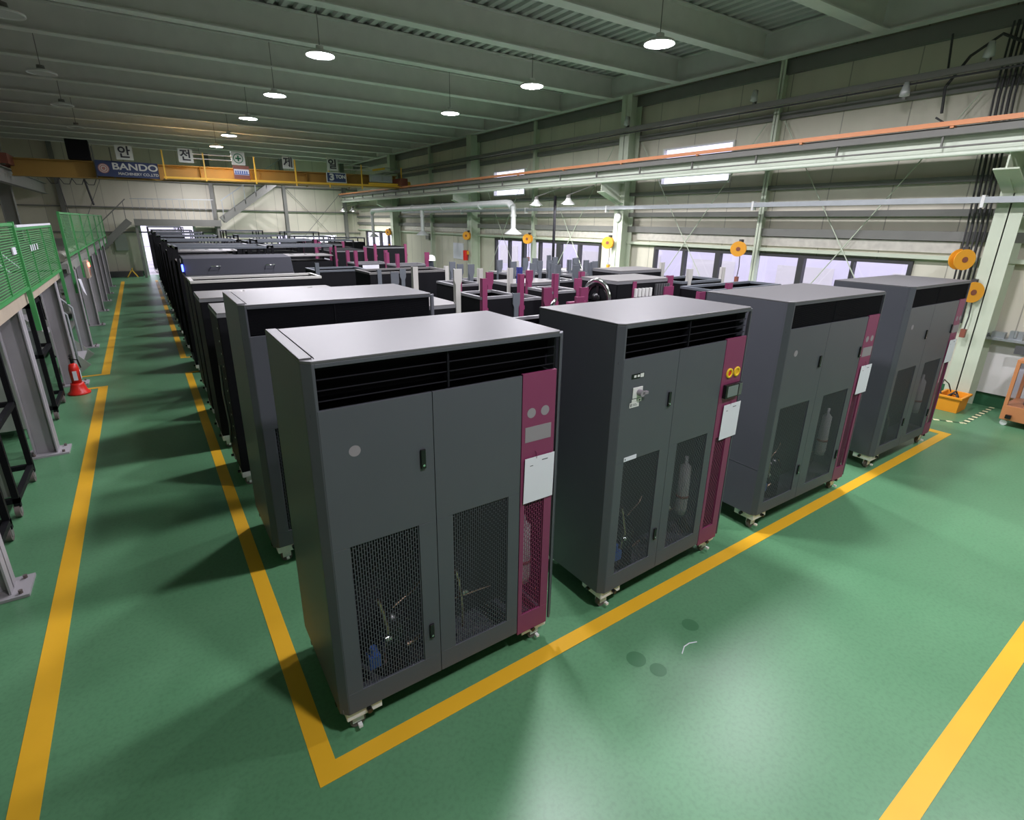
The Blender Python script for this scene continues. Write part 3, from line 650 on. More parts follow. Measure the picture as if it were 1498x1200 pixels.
for i, (x, y, w, zt, pl) in enumerate(((2.15, 11.6, 1.25, 2.05, 'topgrey'), (2.2, 13.6, 1.3, 2.1, None), (2.3, 15.6, 1.3, 2.0, 'topgrey'), (2.4, 17.8, 1.3, 2.1, None), (2.5, 20.2, 1.3, 2.0, None), (2.7, 22.8, 1.3, 2.15, None), (2.9, 25.4, 1.3, 2.1, None), (4.6, 20.5, 1.3, 2.0, None), (4.9, 23.5, 1.4, 2.1, None), (6.6, 22.5, 1.3, 1.9, None), (4.7, 17.9, 1.2, 1.95, None))):
    tall('%s tall open black frame of the second line from the aisle' % ORD[i], x, y, w, .9, zt, pl, 1.84)
for i, (x, y) in enumerate(((.4, 31.5), (.45, 34.2), (.5, 37.0), (.5, 40))):
    tall('%s black frame standing outside beyond the far doorway' % ORD[i], x, y, 1.5, 1.2, 2.15, 'topgrey', 1.9)

# second block: frames with coloured posts
unit('low black box with grey lid between the second row machine and white posts', 2.05, 5.15, .8, .75, 1.66, [('fr', 'postwhite', 2.05, 'flare'), ((.62, .7), 'postwhite', 2.03, 'plain'), ((.3, .7), 'postgrey', 1.98, 'flare')], cover='topgrey')
unit('wide black frame with pale rim and white right posts', 2.78, 7.82, 1.33, .66, 1.8, [((.12, 0), 'postgrey', 1.84, 'plain'), ((.5, 0), 'postgrey', 1.84, 'flare'), ('fr', 'postwhite', 1.86, 'plain')], rimmat='topgrey')
unit('small black frame with magenta posts behind the nearest machine roof', 3.03, 4.98, .49, .56, 1.75, [('fl', 'magenta', 1.955, 'plain'), ('bl', 'magenta', 1.93, 'plain'), ('br', 'magenta', 1.96, 'flare'), ('fr', 'postgrey', 1.77, 'flare')])
unit('small black frame with two magenta front posts directly left of the fan unit', 4.02, 4.95, .42, .52, 1.76, [('fl', 'magenta', 1.97, 'plain'), ('bl', 'magenta', 1.97, 'flare'), ('fr', 'magenta', 1.9, 'flare')])
unit('short black frame with a dark magenta post and yellow tag', 2.95, 3.86, .55, .5, 1.62, [((.08, 0), 'magenta', 1.97, 'flare'), ('fr', 'magenta', 1.86, 'flare')],
     extra=lambda t: (MB().box(.02, .08, -.02, -.005, 1.55, 1.62).build('yellow_tag', M['yellowlabel'], t), MB().tube([(.2, .1, 1.62), (.2, .05, 1.8), (.3, .1, 1.84), (.32, .2, 1.7)], .015, 6).tube([(.26, .2, 1.62), (.26, .15, 1.78), (.36, .2, 1.76)], .015, 6).build('hoses', M['chrome'], t)))
unit('black frame with one tall magenta post behind the gap of the front machines', 3.62, 5.1, .34, .4, 1.68, [('fl', 'magenta', 1.97, 'plain')], inner=False)
def fanunit(t):
    ring = MB().lathe([(.16, 0), (.2, -.02), (.24, -.03), (.25, 0)], (-.012, .32, 1.66), n=32, M=Matrix.Rotation(R(90), 3, 'Y')).build('fan_ring', M['chrome'], t)
    MB().lathe([(0, 0), (.07, 0), (.07, .02), (0, .02)], (-.016, .32, 1.66), M=Matrix.Rotation(R(-90), 3, 'Y')).box(-.012, -.008, .3, .34, 1.5, 1.82).box(-.012, -.008, .16, .48, 1.64, 1.68).build('fan_blades', M['blackgloss'], ring)
    m = MB()
    for i in range(5): m.cyl((.3 + i * .065, -.03, 1.7), (.3 + i * .065, -.03, 1.8), .022, 12)
    m.build('capacitors', M['white'], t)
    m = MB()
    for i in range(6): m.box(.66 + i * .045, .69 + i * .045, -.035, -.006, 1.7, 1.84)
    m.build('relays', M['coil'], t)
    MB().box(.2, .96, -.045, -.005, 1.655, 1.675).build('shelf_rail', M['magenta'], t)
    MB().box(.8, .98, -.05, -.004, 1.66, 1.8).build('magenta_bracket', M['magenta'], t)
unit('fan unit with flat grey roof, round bright fan and white capacitors between magenta posts', 4.6, 4.47, .98, .64, 1.89, [('bl', 'magenta', 1.96, 'plain'), ((.26, 0), 'magenta', 1.885, 'plain'), ('fr', 'magenta', 1.93, 'flare')], cover='topgrey', extra=fanunit)
unit('black unit with grey roof standing behind the fan unit', 5.7, 5.5, .95, .58, 1.89, [('bl', 'postgrey', 1.99, 'flare'), ('fr', 'postwhite', 2.0, 'plain')], cover='topgrey')
unit('open black frame with white posts in front of the nearest long window', 6.12, 4.72, .95, .6, 1.8, [((.12, 0), 'postwhite', 1.97, 'flare'), ('fr', 'postwhite', 1.97, 'plain')], rimmat='postgrey')
unit('wide open black frame behind the wide grey machine, reaching right', 5.66, 3.9, 1.52, .48, 1.8, [((.3, 0), 'magenta', 1.87, 'flare')], rimmat='postgrey')
unit('low black frame with one magenta flared post behind the yellow ring machine', 4.62, 3.33, .8, .5, 1.6, [('fl', 'magenta', 1.9, 'flare')])
unit('small black frame with magenta box bracket left of the fan unit', 3.6, 3.98, .5, .45, 1.62, [('fl', 'magenta', 1.93, 'flare')], extra=lambda t: MB().box(-.2, .02, -.05, 0, 1.7, 1.8).build('magenta_bracket', M['magenta'], t))
unit('black unit with grey top plate and blue post', 4.1, 5.95, .8, .55, 1.74, [((.1, 0), 'postblue', 1.97, 'plain'), ((-.02, .05), 'postwhite', 1.96, 'plain'), ('br', 'postgrey', 1.97, 'flare')], cover='topgrey')
unit('black frame with slate posts left of the blue post', 3.36, 6.2, .42, .55, 1.75, [('fr', 'postwhite', 1.95, 'plain'), ('br', 'postgrey', 1.97, 'flare')])
unit('black frame with four slate posts, left one of three near the middle window', 4.75, 6.9, .58, .38, 1.78, [('fl', 'postgrey', 1.97, 'flare'), ('bl', 'postgrey', 1.97, 'flare'), ('br', 'postgrey', 1.99, 'flare'), ('fr', 'postgrey', 1.97, 'flare')])
unit('black frame with slate posts, middle one of three near the middle window', 5.49, 6.93, .5, .38, 1.78, [('fl', 'postgrey', 1.97, 'flare'), ('bl', 'postgrey', 1.98, 'flare'), ('br', 'postgrey', 1.99, 'flare'), ('fr', 'postgrey', 1.97, 'plain')])
unit('black frame with thick slate posts in front of the three slate post frames', 4.98, 6.08, .4, .35, 1.74, [('fl', 'postgrey', 1.97, 'flare'), ((.2, .3), 'postgrey', 1.97, 'plain'), ('fr', 'postgrey', 1.95, 'flare')])
unit('black frame with slate posts, rightmost of three near the middle window', 5.5, 6.25, .58, .35, 1.78, [('fl', 'postgrey', 1.97, 'flare'), ('br', 'postgrey', 1.98, 'flare'), ((.28, 0), 'postgrey', 1.97, 'flare')])
unit('black frame with slate posts behind the pale rimmed frame', 3.84, 6.66, .42, .55, 1.72, [('fl', 'postgrey', 1.97, 'flare'), ('bl', 'postgrey', 1.97, 'flare')])
unit('black frame with grey top and slate posts near the wall', 6.3, 6.7, .9, .5, 1.76, [('fl', 'postgrey', 1.95, 'flare'), ('bl', 'postgrey', 1.97, 'flare')], cover='topgrey')
unit('black frame with magenta posts in the rear, right of the white helmet', 4.03, 9.8, .68, .5, 1.74, [('fl', 'magenta', 1.95, 'plain'), ('fr', 'magenta', 1.97, 'flare'), ('bl', 'magenta', 1.95, 'plain')])
unit('black frame with magenta posts in the rear, left of the white helmet', 3.55, 10.8, .7, .5, 1.72, [('fl', 'magenta', 1.97, 'plain'), ('fr', 'magenta', 1.97, 'plain'), ('bl', 'magenta', 1.95, 'plain')], extra=lambda t: MB().box(.15, .5, -.012, -.006, 1.35, 1.68).build('document', M['paper'], t))
unit('tall black frame with paired magenta posts and a paper on its aisle side', 3.55, 12.2, .75, 1.2, 1.9, [('fl', 'magenta', 2.0, 'plain'), ('bl', 'magenta', 2.05, 'plain'), ('fr', 'magenta', 1.97, 'plain'), ((-.03, .2), 'magenta', 2.0, 'plain')], cover='black', extra=paperpart(0, 1.35, 1.7, .35, .85))
unit('tall black frame with magenta posts, farthest of the coloured ones', 3.9, 15.1, .8, 1.2, 1.92, [('fl', 'magenta', 2.05, 'plain'), ('bl', 'magenta', 2.05, 'plain'), ('fr', 'magenta', 2.0, 'plain')], cover='black')
unit('tall black frame with magenta posts behind the paired ones', 5.0, 13.6, .9, .8, 1.9, [('fl', 'magenta', 1.98, 'plain'), ('fr', 'magenta', 1.98, 'plain')], cover='black')
unit('plain black frame in the rear beside the tall frames', 2.4, 9.4, .9, .7, 1.72, [('fl', 'postgrey', 1.85, 'plain')], rimmat='postgrey')
unit('plain black frame near the right wall in the rear', 7.2, 8.2, 1.1, .6, 1.6, [('fl', 'postgrey', 1.9, 'flare')], rimmat='postgrey')
unit('black frame near the right wall by the orange reel', 7.4, 6.6, 1.1, .6, 1.6, [], rimmat='postgrey')
unit('long black bench frame under the middle window', 6.1, 9.15, 2.3, .6, 1.55, [((.3, 0), 'postwhite', 1.8, 'plain'), ((1.2, 0), 'postgrey', 1.9, 'flare')], cover='topgrey')

# ------------------------------------------------------------------ person in the back
def skinned(name, pts, edges, rad, m, parent, sub=2):
    me = bpy.data.meshes.new(name); me.from_pydata(pts, edges, []); o = bpy.data.objects.new(name, me); COL.objects.link(o)
    s = o.modifiers.new('skin', 'SKIN'); s.use_smooth_shade = True
    for i, r_ in enumerate(rad): me.skin_vertices[0].data[i].radius = r_ if isinstance(r_, tuple) else (r_, r_)
    me.skin_vertices[0].data[0].use_root = True
    ss = o.modifiers.new('sub', 'SUBSURF'); ss.levels = sub; ss.render_levels = sub
    dg = bpy.context.evaluated_depsgraph_get(); ev = o.evaluated_get(dg); nm = bpy.data.meshes.new_from_object(ev)
    bpy.data.objects.remove(o); nm.materials.clear(); nm.materials.append(m)
    for p in nm.polygons: p.use_smooth = True
    o = bpy.data.objects.new(name, nm); COL.objects.link(o); o.parent = parent
    return o
per = empty('person', (5.98, 12.3, 0), R(160), 'person in dark work clothes and white helmet standing behind the pale rimmed frame', 'person')
skinned('body', [(0, 0, .92), (0, 0, 1.12), (0, 0, 1.36), (0, .01, 1.47), (0, .0, 1.56), (0, -.01, 1.64), (.17, 0, 1.38), (.24, -.02, 1.12), (.22, -.2, .98), (.2, -.28, .97), (-.17, 0, 1.38), (-.24, -.02, 1.12), (-.2, -.2, 1.0), (-.17, -.28, 1.0), (.1, 0, .86), (.11, -.02, .48), (.11, 0, .08), (.12, -.14, .04), (-.1, 0, .86), (-.11, -.02, .48), (-.11, 0, .08), (-.12, -.14, .04)],
        [(0, 1), (1, 2), (2, 3), (3, 4), (4, 5), (2, 6), (6, 7), (7, 8), (8, 9), (2, 10), (10, 11), (11, 12), (12, 13), (0, 14), (14, 15), (15, 16), (16, 17), (0, 18), (18, 19), (19, 20), (20, 21)],
        [(.15, .1), (.14, .1), (.15, .1), .055, (.08, .09), (.06, .08), .06, .045, .035, .04, .06, .045, .035, .04, .085, .06, .045, .045, .085, .06, .045, .045], M['cloth'], per)
skinned('head', [(0, -.01, 1.5), (0, -.01, 1.57), (0, -.012, 1.64), (0, -.09, 1.565)], [(0, 1), (1, 2), (1, 3)], [.05, (.07, .085), (.07, .085), .016], M['skin'], per, 2)
MB().lathe([(.125, 1.625), (.115, 1.64), (.112, 1.69), (.09, 1.735), (.05, 1.757), (0, 1.762)], (0, -.01, 0)).box(-.06, .06, -.16, -.1, 1.622, 1.63).build('helmet', M['helmet'], per)

# ------------------------------------------------------------------ crane
def text(body, size, m, parent, loc, rx=90, name='lettering', sx=1, ext=.004, bold=0):
    cu = bpy.data.curves.new('t', 'FONT'); cu.body = body; cu.size = size; cu.extrude = ext; cu.align_x = 'CENTER'; cu.align_y = 'CENTER'; cu.offset = bold
    o = bpy.data.objects.new('t', cu); COL.objects.link(o)
    bpy.context.view_layer.update()
    me = bpy.data.meshes.new_from_object(o.evaluated_get(bpy.context.evaluated_depsgraph_get())); bpy.data.objects.remove(o)
    me.materials.clear(); me.materials.append(m)
    q = bpy.data.objects.new(name, me); COL.objects.link(q); q.parent = parent; q.location = loc; q.rotation_euler = (R(rx), 0, 0); q.scale = (sx, 1, 1)
    return q
YC = 22.0
cr = empty('overhead_crane', (0, YC, 0), 0, 'yellow overhead travelling crane spanning the far part of the hall', 'crane')
mb = MB(); ibeam(mb, (-2.75, 0, 3.66), (9.2, 0, 3.84), .5, .3, .03, .02)
for x in (0.9, 2.1, 3.7, 5.6, 7.2): mb.box(x, x + .02, -.13, .13, 3.76, 4.2)
mb.build('main_girder', M['cranebeam'], cr)
for x0, nm in ((-2.95, 0), (9.0, 0)):
    MB().box(x0, x0 + .3, -1.0, 1.0, 3.93, 4.2).build('end_truck', M['brown'], cr)
    for y in (-.8, .8): MB().cyl((x0 + .1, y, 4.0), (x0 + .2, y, 4.0), .1, 16).build('truck_wheel', M['girt'], cr)
# walkway & railing
mb = MB(); mb.beam((1.0, -.35, 3.76), (9.2, -.35, 3.86), .5, .03); mb.build('walkway', M['cranebeam'], cr)
m = MB(); m.beam((1.0, -.62, 3.8), (9.2, -.62, 3.92), .02, .06).build('toe_rail', M['craneyellow'], cr)
for x in (1.05, 2.2, 3.75, 5.1, 6.3, 7.55, 9.2):
    MB().beam((x, -.62, 3.74), (x, -.62, 4.62), .04, .04, (0, 1, 0)).build('rail_post', M['craneyellow'], cr)
for z in (4.42, 4.56): MB().beam((1.6, -.62, z), (3.1, -.62, z + .02), .03, .03).beam((6.9, -.62, z), (8.9, -.62, z + .02), .03, .03).build('handrail', M['postwhite'], cr)
for x in (-.75, -.3): MB().beam((x, -.3, 3.7), (x, -.3, 4.6), .03, .03, (0, 1, 0)).build('rail_post', M['girt'], cr)
MB().box(-1.35, -.8, -.4, .2, 4.2, 4.75).build('hoist_motor', M['black'], cr)
m = MB().box(7.85, 8.75, -.75, -.6, 4.02, 4.3).build('control_box', M['cabinet'], cr); MB().box(7.9, 8.3, -.76, -.75, 4.07, 4.25).box(8.36, 8.7, -.76, -.75, 4.07, 4.25).build('box_door', M['steelgal'], m)
MB().beam((7.8, -.68, 3.96), (9.15, -.68, 3.98), .06, .06).build('box_shelf', M['craneyellow'], cr)
MB().cyl((8.0, -.62, 4.45), (8.5, -.62, 4.55), .04, 10).build('beacon', M['craneyellow'], cr)
MB().cyl((9.3, -.6, 4.0), (9.55, -.6, 4.0), .12, 14).build('drive_motor', M['craneyellow'], cr)
# signs on the crane
def sign(x, z, w, h, lb, y=-.66, m='signwhite'):
    o = empty('sign_board', (x, YC + y, z), 0, lb, 'sign'); MB().box(-w / 2, w / 2, -.01, .01, -h / 2, h / 2).build('board', M[m], o)
    return o
def hangul(o, strokes):
    m = MB()
    for s_ in strokes:
        if s_[0] == 'o': m.lathe([(s_[3], 0), (s_[3] + .03, 0), (s_[3] + .03, .004), (s_[3], .004)], (s_[1], -.011, s_[2]), n=24, M=yrot())
        else: m.beam((s_[0], -.012, s_[1]), (s_[2], -.012, s_[3]), .01, .034)
    m.build('lettering', M['ink'], o)
o = sign(.06, 4.45, .44, .42, 'white square sign with a ringed Korean syllable above the dark company board'); text('안', .36, M['ink'], o, (0, -.013, -.01), bold=.008)
o = sign(1.7, 4.49, .42, .42, 'white square sign with the second Korean syllable on the crane'); text('전', .36, M['ink'], o, (0, -.013, -.01), bold=.008)
o = sign(3.25, 4.52, .42, .42, 'white sign with a green cross in a ring on the crane')
MB().lathe([(.13, 0), (.155, 0), (.155, .004), (.13, .004)], (0, -.011, 0), n=32, M=yrot()).box(-.09, .09, -.016, -.011, -.025, .025).box(-.025, .025, -.016, -.011, -.09, .09).build('green_cross', M['signgreen'], o)
o = sign(3.3, 4.08, .5, .42, 'small banner with a blue and white middle band under the green cross', -.68, 'brown')
MB().box(-.23, .23, -.014, -.01, -.08, .1).build('band', M['paper'], o); m = MB()
for i in range(6): m.box(-.2 + i * .068, -.16 + i * .068, -.018, -.014, -.04, .05)
m.box(-.23, .23, -.018, -.014, -.07, -.045).build('blue_print', M['bluetank'], o)
o = sign(4.86, 4.5, .36, .4, 'white square sign with the third Korean syllable, two upright strokes on its right'); text('제', .36, M['ink'], o, (0, -.013, -.01), bold=.008)
o = sign(6.44, 4.55, .4, .44, 'white square sign with the fourth Korean syllable above the load sign'); text('일', .36, M['ink'], o, (0, -.013, -.01), bold=.008)
o = sign(.08, 3.98, 1.62, .46, 'dark board with large pale company letters and a round reddish emblem', -.4, 'signblue')
text('BANDO', .27, M['signwhite'], o, (.2, -.014, .07), sx=1.25, bold=.006); text('MACHINERY CO.,LTD', .11, M['signwhite'], o, (.26, -.014, -.13), bold=.002)
MB().lathe([(0, 0), (.14, 0)], (-.62, -.012, 0), M=yrot()).build('emblem', mat('emblem_red', (.45, .2, .17), .6), o); MB().lathe([(.05, 0), (.07, 0)], (-.62, -.014, 0), M=yrot()).lathe([(.1, 0), (.115, 0)], (-.62, -.014, 0), M=yrot()).build('emblem_rings', M['signwhite'], o)
o = sign(6.55, 4.1, .74, .36, 'navy board with white rim reading three ton on the right part of the crane', -.68, 'signwhite'); MB().box(-.345, .345, -.014, -.01, -.155, .155).build('navy_face', M['signblue'], o)
text('3', .32, M['signwhite'], o, (-.18, -.018, .0), bold=.014, sx=1.2); text('TON', .17, M['signwhite'], o, (.15, -.018, .03), bold=.008)
# pendant cables left
m = MB()
for i in range(4): m.tube([(-2.0 + i * .3, 0, 3.66), (-1.92 + i * .3, 0, 3.5), (-1.78 + i * .3, 0, 3.5), (-1.7 + i * .3, 0, 3.67)], .012, 5)
m.tube([(-1.1, 0, 3.66), (-1.0, 0, 2.9)], .03, 6).tube([(-1.75, 0, 3.66), (-1.65, 0, 2.5)], .012, 5).build('festoon_cable', M['winddark'], cr)

# ------------------------------------------------------------------ far stair and platform
pl = empty('platform', (0, 29.35, 0), 0, 'steel platform with thin railing above the far doorway', 'platform')
MB().box(-.05, 3.3, -.5, .5, 2.24, 2.3).box(-.05, 3.3, -.55, -.5, 2.22, 2.5).build('deck', M['girt'], pl)
m = MB(); m.beam((-.05, -.53, 3.32), (3.1, -.53, 3.38), .03, .03)
for i in range(13): m.beam((0 + i * .25, -.53, 2.5), (i * .25, -.53, 3.33), .015, .015, (0, 1, 0))
m.build('railing', M['steelgal'], pl)
MB().box(3.1, 3.25, -.5, -.35, 0, 2.24).build('support_leg', M['girt'], pl); MB().box(-.05, .05, -.5, -.4, 0, 2.24).build('support_leg', M['girt'], pl)
st = empty('stair', (-.22, 29.0, 0), 0, 'steel stair going down to the left from the platform', 'stair')
MB().beam((0, -.2, 2.42), (-2.2, -.2, .25), .03, .26).build('stringer', M['girt'], st); MB().beam((0, .4, 2.42), (-2.2, .4, .25), .03, .26).build('stringer', M['girt'], st)
m = MB()
for i in range(11): m.box(-2.15 + i * .2, -1.93 + i * .2, -.2, .4, .3 + i * .195, .32 + i * .195)
m.build('treads', M['girt'], st)
m = MB().beam((0, -.2, 3.3), (-2.0, -.2, 1.35), .04, .04)
for i in range(5): m.beam((-.1 - i * .42, -.2, 2.3 - i * .41), (-.1 - i * .42, -.2, 3.2 - i * .41), .025, .025, (0, 1, 0))
m.build('handrail', M['girt'], st)
st = empty('stair', (.35, 29.0, 0), 0, 'steel stair with light handrail going up to the right from the platform', 'stair')
MB().beam((3.05, -.2, 2.5), (5.9, -.2, 4.55), .03, .3).build('stringer', M['girt'], st); MB().beam((3.05, .4, 2.5), (5.9, .4, 4.55), .03, .3).build('stringer', M['girt'], st)
m = MB()
for i in range(12): m.box(3.1 + i * .235, 3.33 + i * .235, -.2, .4, 2.5 + i * .17, 2.52 + i * .17)
m.build('treads', M['girt'], st)
m = MB().beam((3.05, -.2, 3.35), (5.9, -.2, 5.35), .04, .04)
for i in range(6): m.beam((3.1 + i * .5, -.2, 2.55 + i * .35), (3.1 + i * .5, -.2, 3.38 + i * .35), .03, .03, (0, 1, 0))
m.build('handrail', M['steelgal'], st)
tag(MB().box(-.9, -.45, 29.6, 29.9, 1.15, 1.85).build('wall_cabinet', M['cabinet']), 'grey box on the far wall under the left stair', 'cabinet')
tag(MB().box(-2.2, -.1, 29.5, 29.9, .0, .24).build('kerb_block', M['winddark']), 'dark low kerb along the far wall left of the doorway', 'kerb')
tag(MB().beam((-.7, 29.3, .0), (-.45, 29.3, .4), .05, .04).beam((-.3, 29.3, .0), (-.5, 29.3, .35), .05, .04).build('barrier_stand', M['craneyellow']), 'small yellow stand on the floor by the far wall', 'stand')

# ------------------------------------------------------------------ mezzanine on the left
XM = -1.12
mz = empty('mezzanine', (0, 0, 0), 0, 'mezzanine deck with tan edge along the left of the aisle', 'mezzanine')
MB().box(-4.55, XM - .05, -1.0, 11.05, 1.63, 1.7).box(-4.55, XM - .05, 12.5, 28.4, 1.63, 1.72).build('deck', M['beamdark'], mz)
MB().box(XM - .05, XM - .02, -1.0, 11.05, 1.6, 1.72).build('edge_board', M['tan'], mz)
MB().box(XM - .05, XM - .02, 12.5, 28.4, 1.55, 1.72).build('edge_board', M['beamdark'], mz)
MY_ = [1.5, 4.52, 7.35, 10.45, 13.5, 16.3, 18.8, 21.1, 23.2, 25.6]
for y in MY_:
    m = MB(); hcol(m, XM - .12, y, .18, .2, .02, 1.6, .012); m.box(XM - .28, XM + .08, y - .14, y + .14, 0, .02)
    o = m.build('mezzanine_post', M['mezzpost'], mz)
    m = MB()
    for dx in (-.22, .03):
        for dy in (-.1, .1): m.cyl((XM + dx, y + dy, .02), (XM + dx, y + dy, .045), .014, 6)
    m.build('anchor_bolt', M['rubber'], o)
def fence(y0, y1, z0, z1, x, lb, posts, cap=None):
    f_ = empty('mesh_fence', (x, 0, 0), 0, lb, 'fence')
    MB().box(-.002, .002, y0, y1, z0, z1).build('mesh', M['greenmesh'], f_)
    for z in (z1 - .02, z0 - .02): MB().box(-.015, .015, y0, y1, z, z + .03).build('rail', M['mezzgreen'], f_)
    for y, w, zz in posts: MB().box(-w / 2, w / 2, y - w / 2, y + w / 2, zz, z1 + .02).build('post', M['mezzgreen'], f_)
    if cap: MB().box(-.02, .02, cap[0], cap[1], z1 + .01, z1 + .035).build('cap_strip', M['paper'], f_)
    return f_
f1 = fence(1.0, 7.86, 1.78, 2.45, -1.1, 'green mesh fence panel at the left picture edge', [(6.9, .02, 1.78), (7.84, .045, 1.3), (5.9, .02, 1.78)])
MB().box(.01, .02, 7.42, 7.6, 2.15, 2.22).build('white_tag', M['paper'], f1)
f2 = fence(7.9, 10.95, 1.74, 2.4, -1.1, 'green mesh fence panel with a white strip on its top rail', [(8.75, .02, 1.74), (9.9, .02, 1.74), (10.93, .04, 1.2)], cap=(8.0, 10.9))
m = MB()
for y in (8.6, 8.75, 8.9, 9.1): m.box(.01, .015, y, y + .06, 2.13, 2.2)
m.build('white_tag', M['paper'], f2)
f3 = fence(12.5, 27.5, 1.86, 2.6, -1.1, 'long green mesh fence farther along the mezzanine', [(12.5, .04, 1.2), (14.6, .035, 1.3), (17.0, .035, 1.4), (19.8, .035, 1.5), (22.6, .035, 1.5), (25.2, .035, 1.5), (27.5, .035, 1.5)])
for y, d in zip((12.7, 14.0, 15.3, 16.8, 18.4, 20.2, 22.0), ('nearest', 'second', 'third', 'fourth', 'fifth', 'sixth', 'farthest')):
    tag(MB().tube([(0, 0, 0), (.01, .2, .03), (0, .5, -.01), (.01, .8, .0)], .085, 10).build('wrapped_bundle', M['foil'], loc=(-1.25, y, 1.825)), 'pale wrapped bundle on the mezzanine edge under the far fence, %s' % d, 'bundle', 'wrapped bundles on the mezzanine edge')
# dark machinery standing on the mezzanine, seen over the fence
tag(MB().box(-3.0, -2.3, 8.0, 10.6, 1.72, 2.8).build('storage_cabinet', M['cabinet'], bevel=.01), 'grey storage cabinet on the mezzanine behind the green fence', 'cabinet')
# under the mezzanine
def cart(lb, x, y, W, D, h, wall='cabinet'):
    t = empty('cart', (x, y, 0), 0, lb, 'cart', 'black tube carts under the mezzanine')
    e = .045; m = MB()
    for xx in (-e, -W):
        for yy in (0, D - e): m.box(xx, xx + e, yy, yy + e, .1, h)
    for z in (.14, h * .55, h - e):
        m.box(-W, 0, 0, e, z, z + e).box(-W, 0, D - e, D, z, z + e).box(-e, 0, 0, D, z, z + e)
    m.build('frame', M['black'], t)
    m = MB()
    for k in range(3): m.box(-W + .05 + k * .02, -e - .01 - k * .05, .08 + k * D * .3, .1 + k * D * .3, .18, h * .78)
    m.build('stored_panels', M[wall], t)
    MB().box(-.3, -.06, .1, .4, h * .56, h * .56 + .14).build('toolbox', M['steelgal'], t)
    for cx, cy in ((-.03, .03), (-W + .03, .03), (-.03, D - .03), (-W + .03, D - .03)):
        w = MB().cyl((cx - .018, cy, .06), (cx + .018, cy, .06), .06, 18).build('caster_wheel', M['rubber'], t)
        MB().box(cx - .022, cx - .017, cy - .03, cy + .03, .04, .12).box(cx + .017, cx + .022, cy - .03, cy + .03, .04, .12).build('fork', M['girt'], w)
    return t
cart('black tube cart with upright grey panels, nearer one at the left edge', -1.24, 4.75, .8, .62, 1.45)
cart('black tube cart with upright grey panels and a toolbox, second from the camera', -1.24, 5.75, .9, .85, 1.45)
cart('black tube cart with casters beside the fire extinguisher', -1.24, 8.6, .7, .85, 1.5, 'steelgal')
tag(MB().tube([(-1.5, 7.0 + .2 * math.cos(a / 16 * math.pi), .75 + .2 * math.sin(a / 16 * math.pi)) for a in range(17)], .018, 6).build('hose', M['brown']), 'dark red hose loop hanging beside the second cart', 'hose')
t = empty('locker', (-1.65, 8.0, 0), 0, 'grey green two door cabinet under the mezzanine', 'cabinet')
MB().box(-.45, .2, 0, .42, .12, 1.25).build('carcass', M['cabinet'], t, .004)
for y0, y1 in ((.02, .205), (.215, .4)):
    d = MB().box(.2, .212, y0, y1, .14, 1.23).build('door', M['cabinet'], t, .003)
    MB().tube([(.215, (y0 + y1) / 2, .55), (.245, (y0 + y1) / 2, .6), (.245, (y0 + y1) / 2, .72), (.215, (y0 + y1) / 2, .77)], .008, 6).build('door_handle', M['chrome'], d)
MB().box(-.42, -.4, .0, .02, 0, .12).box(.17, .19, 0, .02, 0, .12).box(-.42, -.4, .4, .42, 0, .12).box(.17, .19, .4, .42, 0, .12).build('foot', M['black'], t)
tag(MB().lathe([(0, 0), (.11, 0), (.11, .17), (.09, .21), (0, .22)], (-1.62, 8.2, 1.26)).build('plastic_jar', M['whiteplastic']), 'translucent jar standing on the grey green cabinet', 'jar')
t = empty('fire_extinguisher', (-1.12, 9.83, 0), 0, 'red fire extinguisher with white label on a flared red stand', 'fire extinguisher')
MB().lathe([(0, 0), (.14, 0), (.14, .025), (.11, .05), (.085, .14), (.08, .17), (0, .17)], n=24).build('stand', M['red'], t)
MB().lathe([(0, .17), (.062, .17), (.065, .38), (.05, .45), (.02, .47), (0, .47)], n=24).build('cylinder', M['red'], t)
MB().box(.0655, .067, -.035, .03, .22, .36).box(-.02, .03, -.0672, -.0655, .22, .36).build('white_label', M['paper'], t)
MB().cyl((0, 0, .46), (0, 0, .55), .02, 10).box(-.015, .015, -.1, .02, .55, .57).box(-.015, .015, -.1, .02, .59, .6).tube([(0, .02, .53), (.06, .06, .5), (.08, .05, .38)], .01, 6).build('valve_and_hose', M['blackgloss'], t)
# ladder stair between the posts
t = empty('stair', (-1.2, 11.08, 0), 0, 'short steel stair rising to the mezzanine beside the yellow gap', 'stair')
MB().beam((.1, .05, .08), (-1.1, .05, 1.55), .012, .2).build('stringer', M['cabinet'], t); MB().beam((.1, .95, .08), (-1.1, .95, 1.55), .012, .2).build('stringer', M['cabinet'], t)
m = MB()
for i in range(6): m.box(-.15 - i * .19, .08 - i * .19, .05, .95, .2 + i * .24, .22 + i * .24)
m.build('treads', M['mezzpost'], t)
MB().tube([(.02, .05, .2), (.02, .05, 1.0), (-1.0, .05, 2.3)], .018, 8).tube([(.02, .95, .2), (.02, .95, 1.0), (-1.0, .95, 2.3)], .018, 8).build('handrail', M['steelgal'], t)
t = empty('alarm_box', (-1.06, 15.2, 0), 0, 'white fire alarm box with a glowing red lamp on a mezzanine post', 'alarm')
MB().box(-.03, .03, -.3, .3, 1.25, 1.62).build('box', M['tan'], t, .004); MB().cyl((.03, -.05, 1.53), (.06, -.05, 1.53), .05, 12).build('red_lamp', M['ledred'], t); MB().cyl((.03, .1, 1.35), (.035, .1, 1.35), .08, 14).build('bell', M['brown'], t)
tag(MB().prism([(12.0, 1.5), (12.5, 1.45), (12.9, 1.1), (12.4, 1.25)], 'x', -1.0, -.998).build('hanging_paper', M['paper']), 'crumpled paper hanging from a mezzanine post', 'paper')
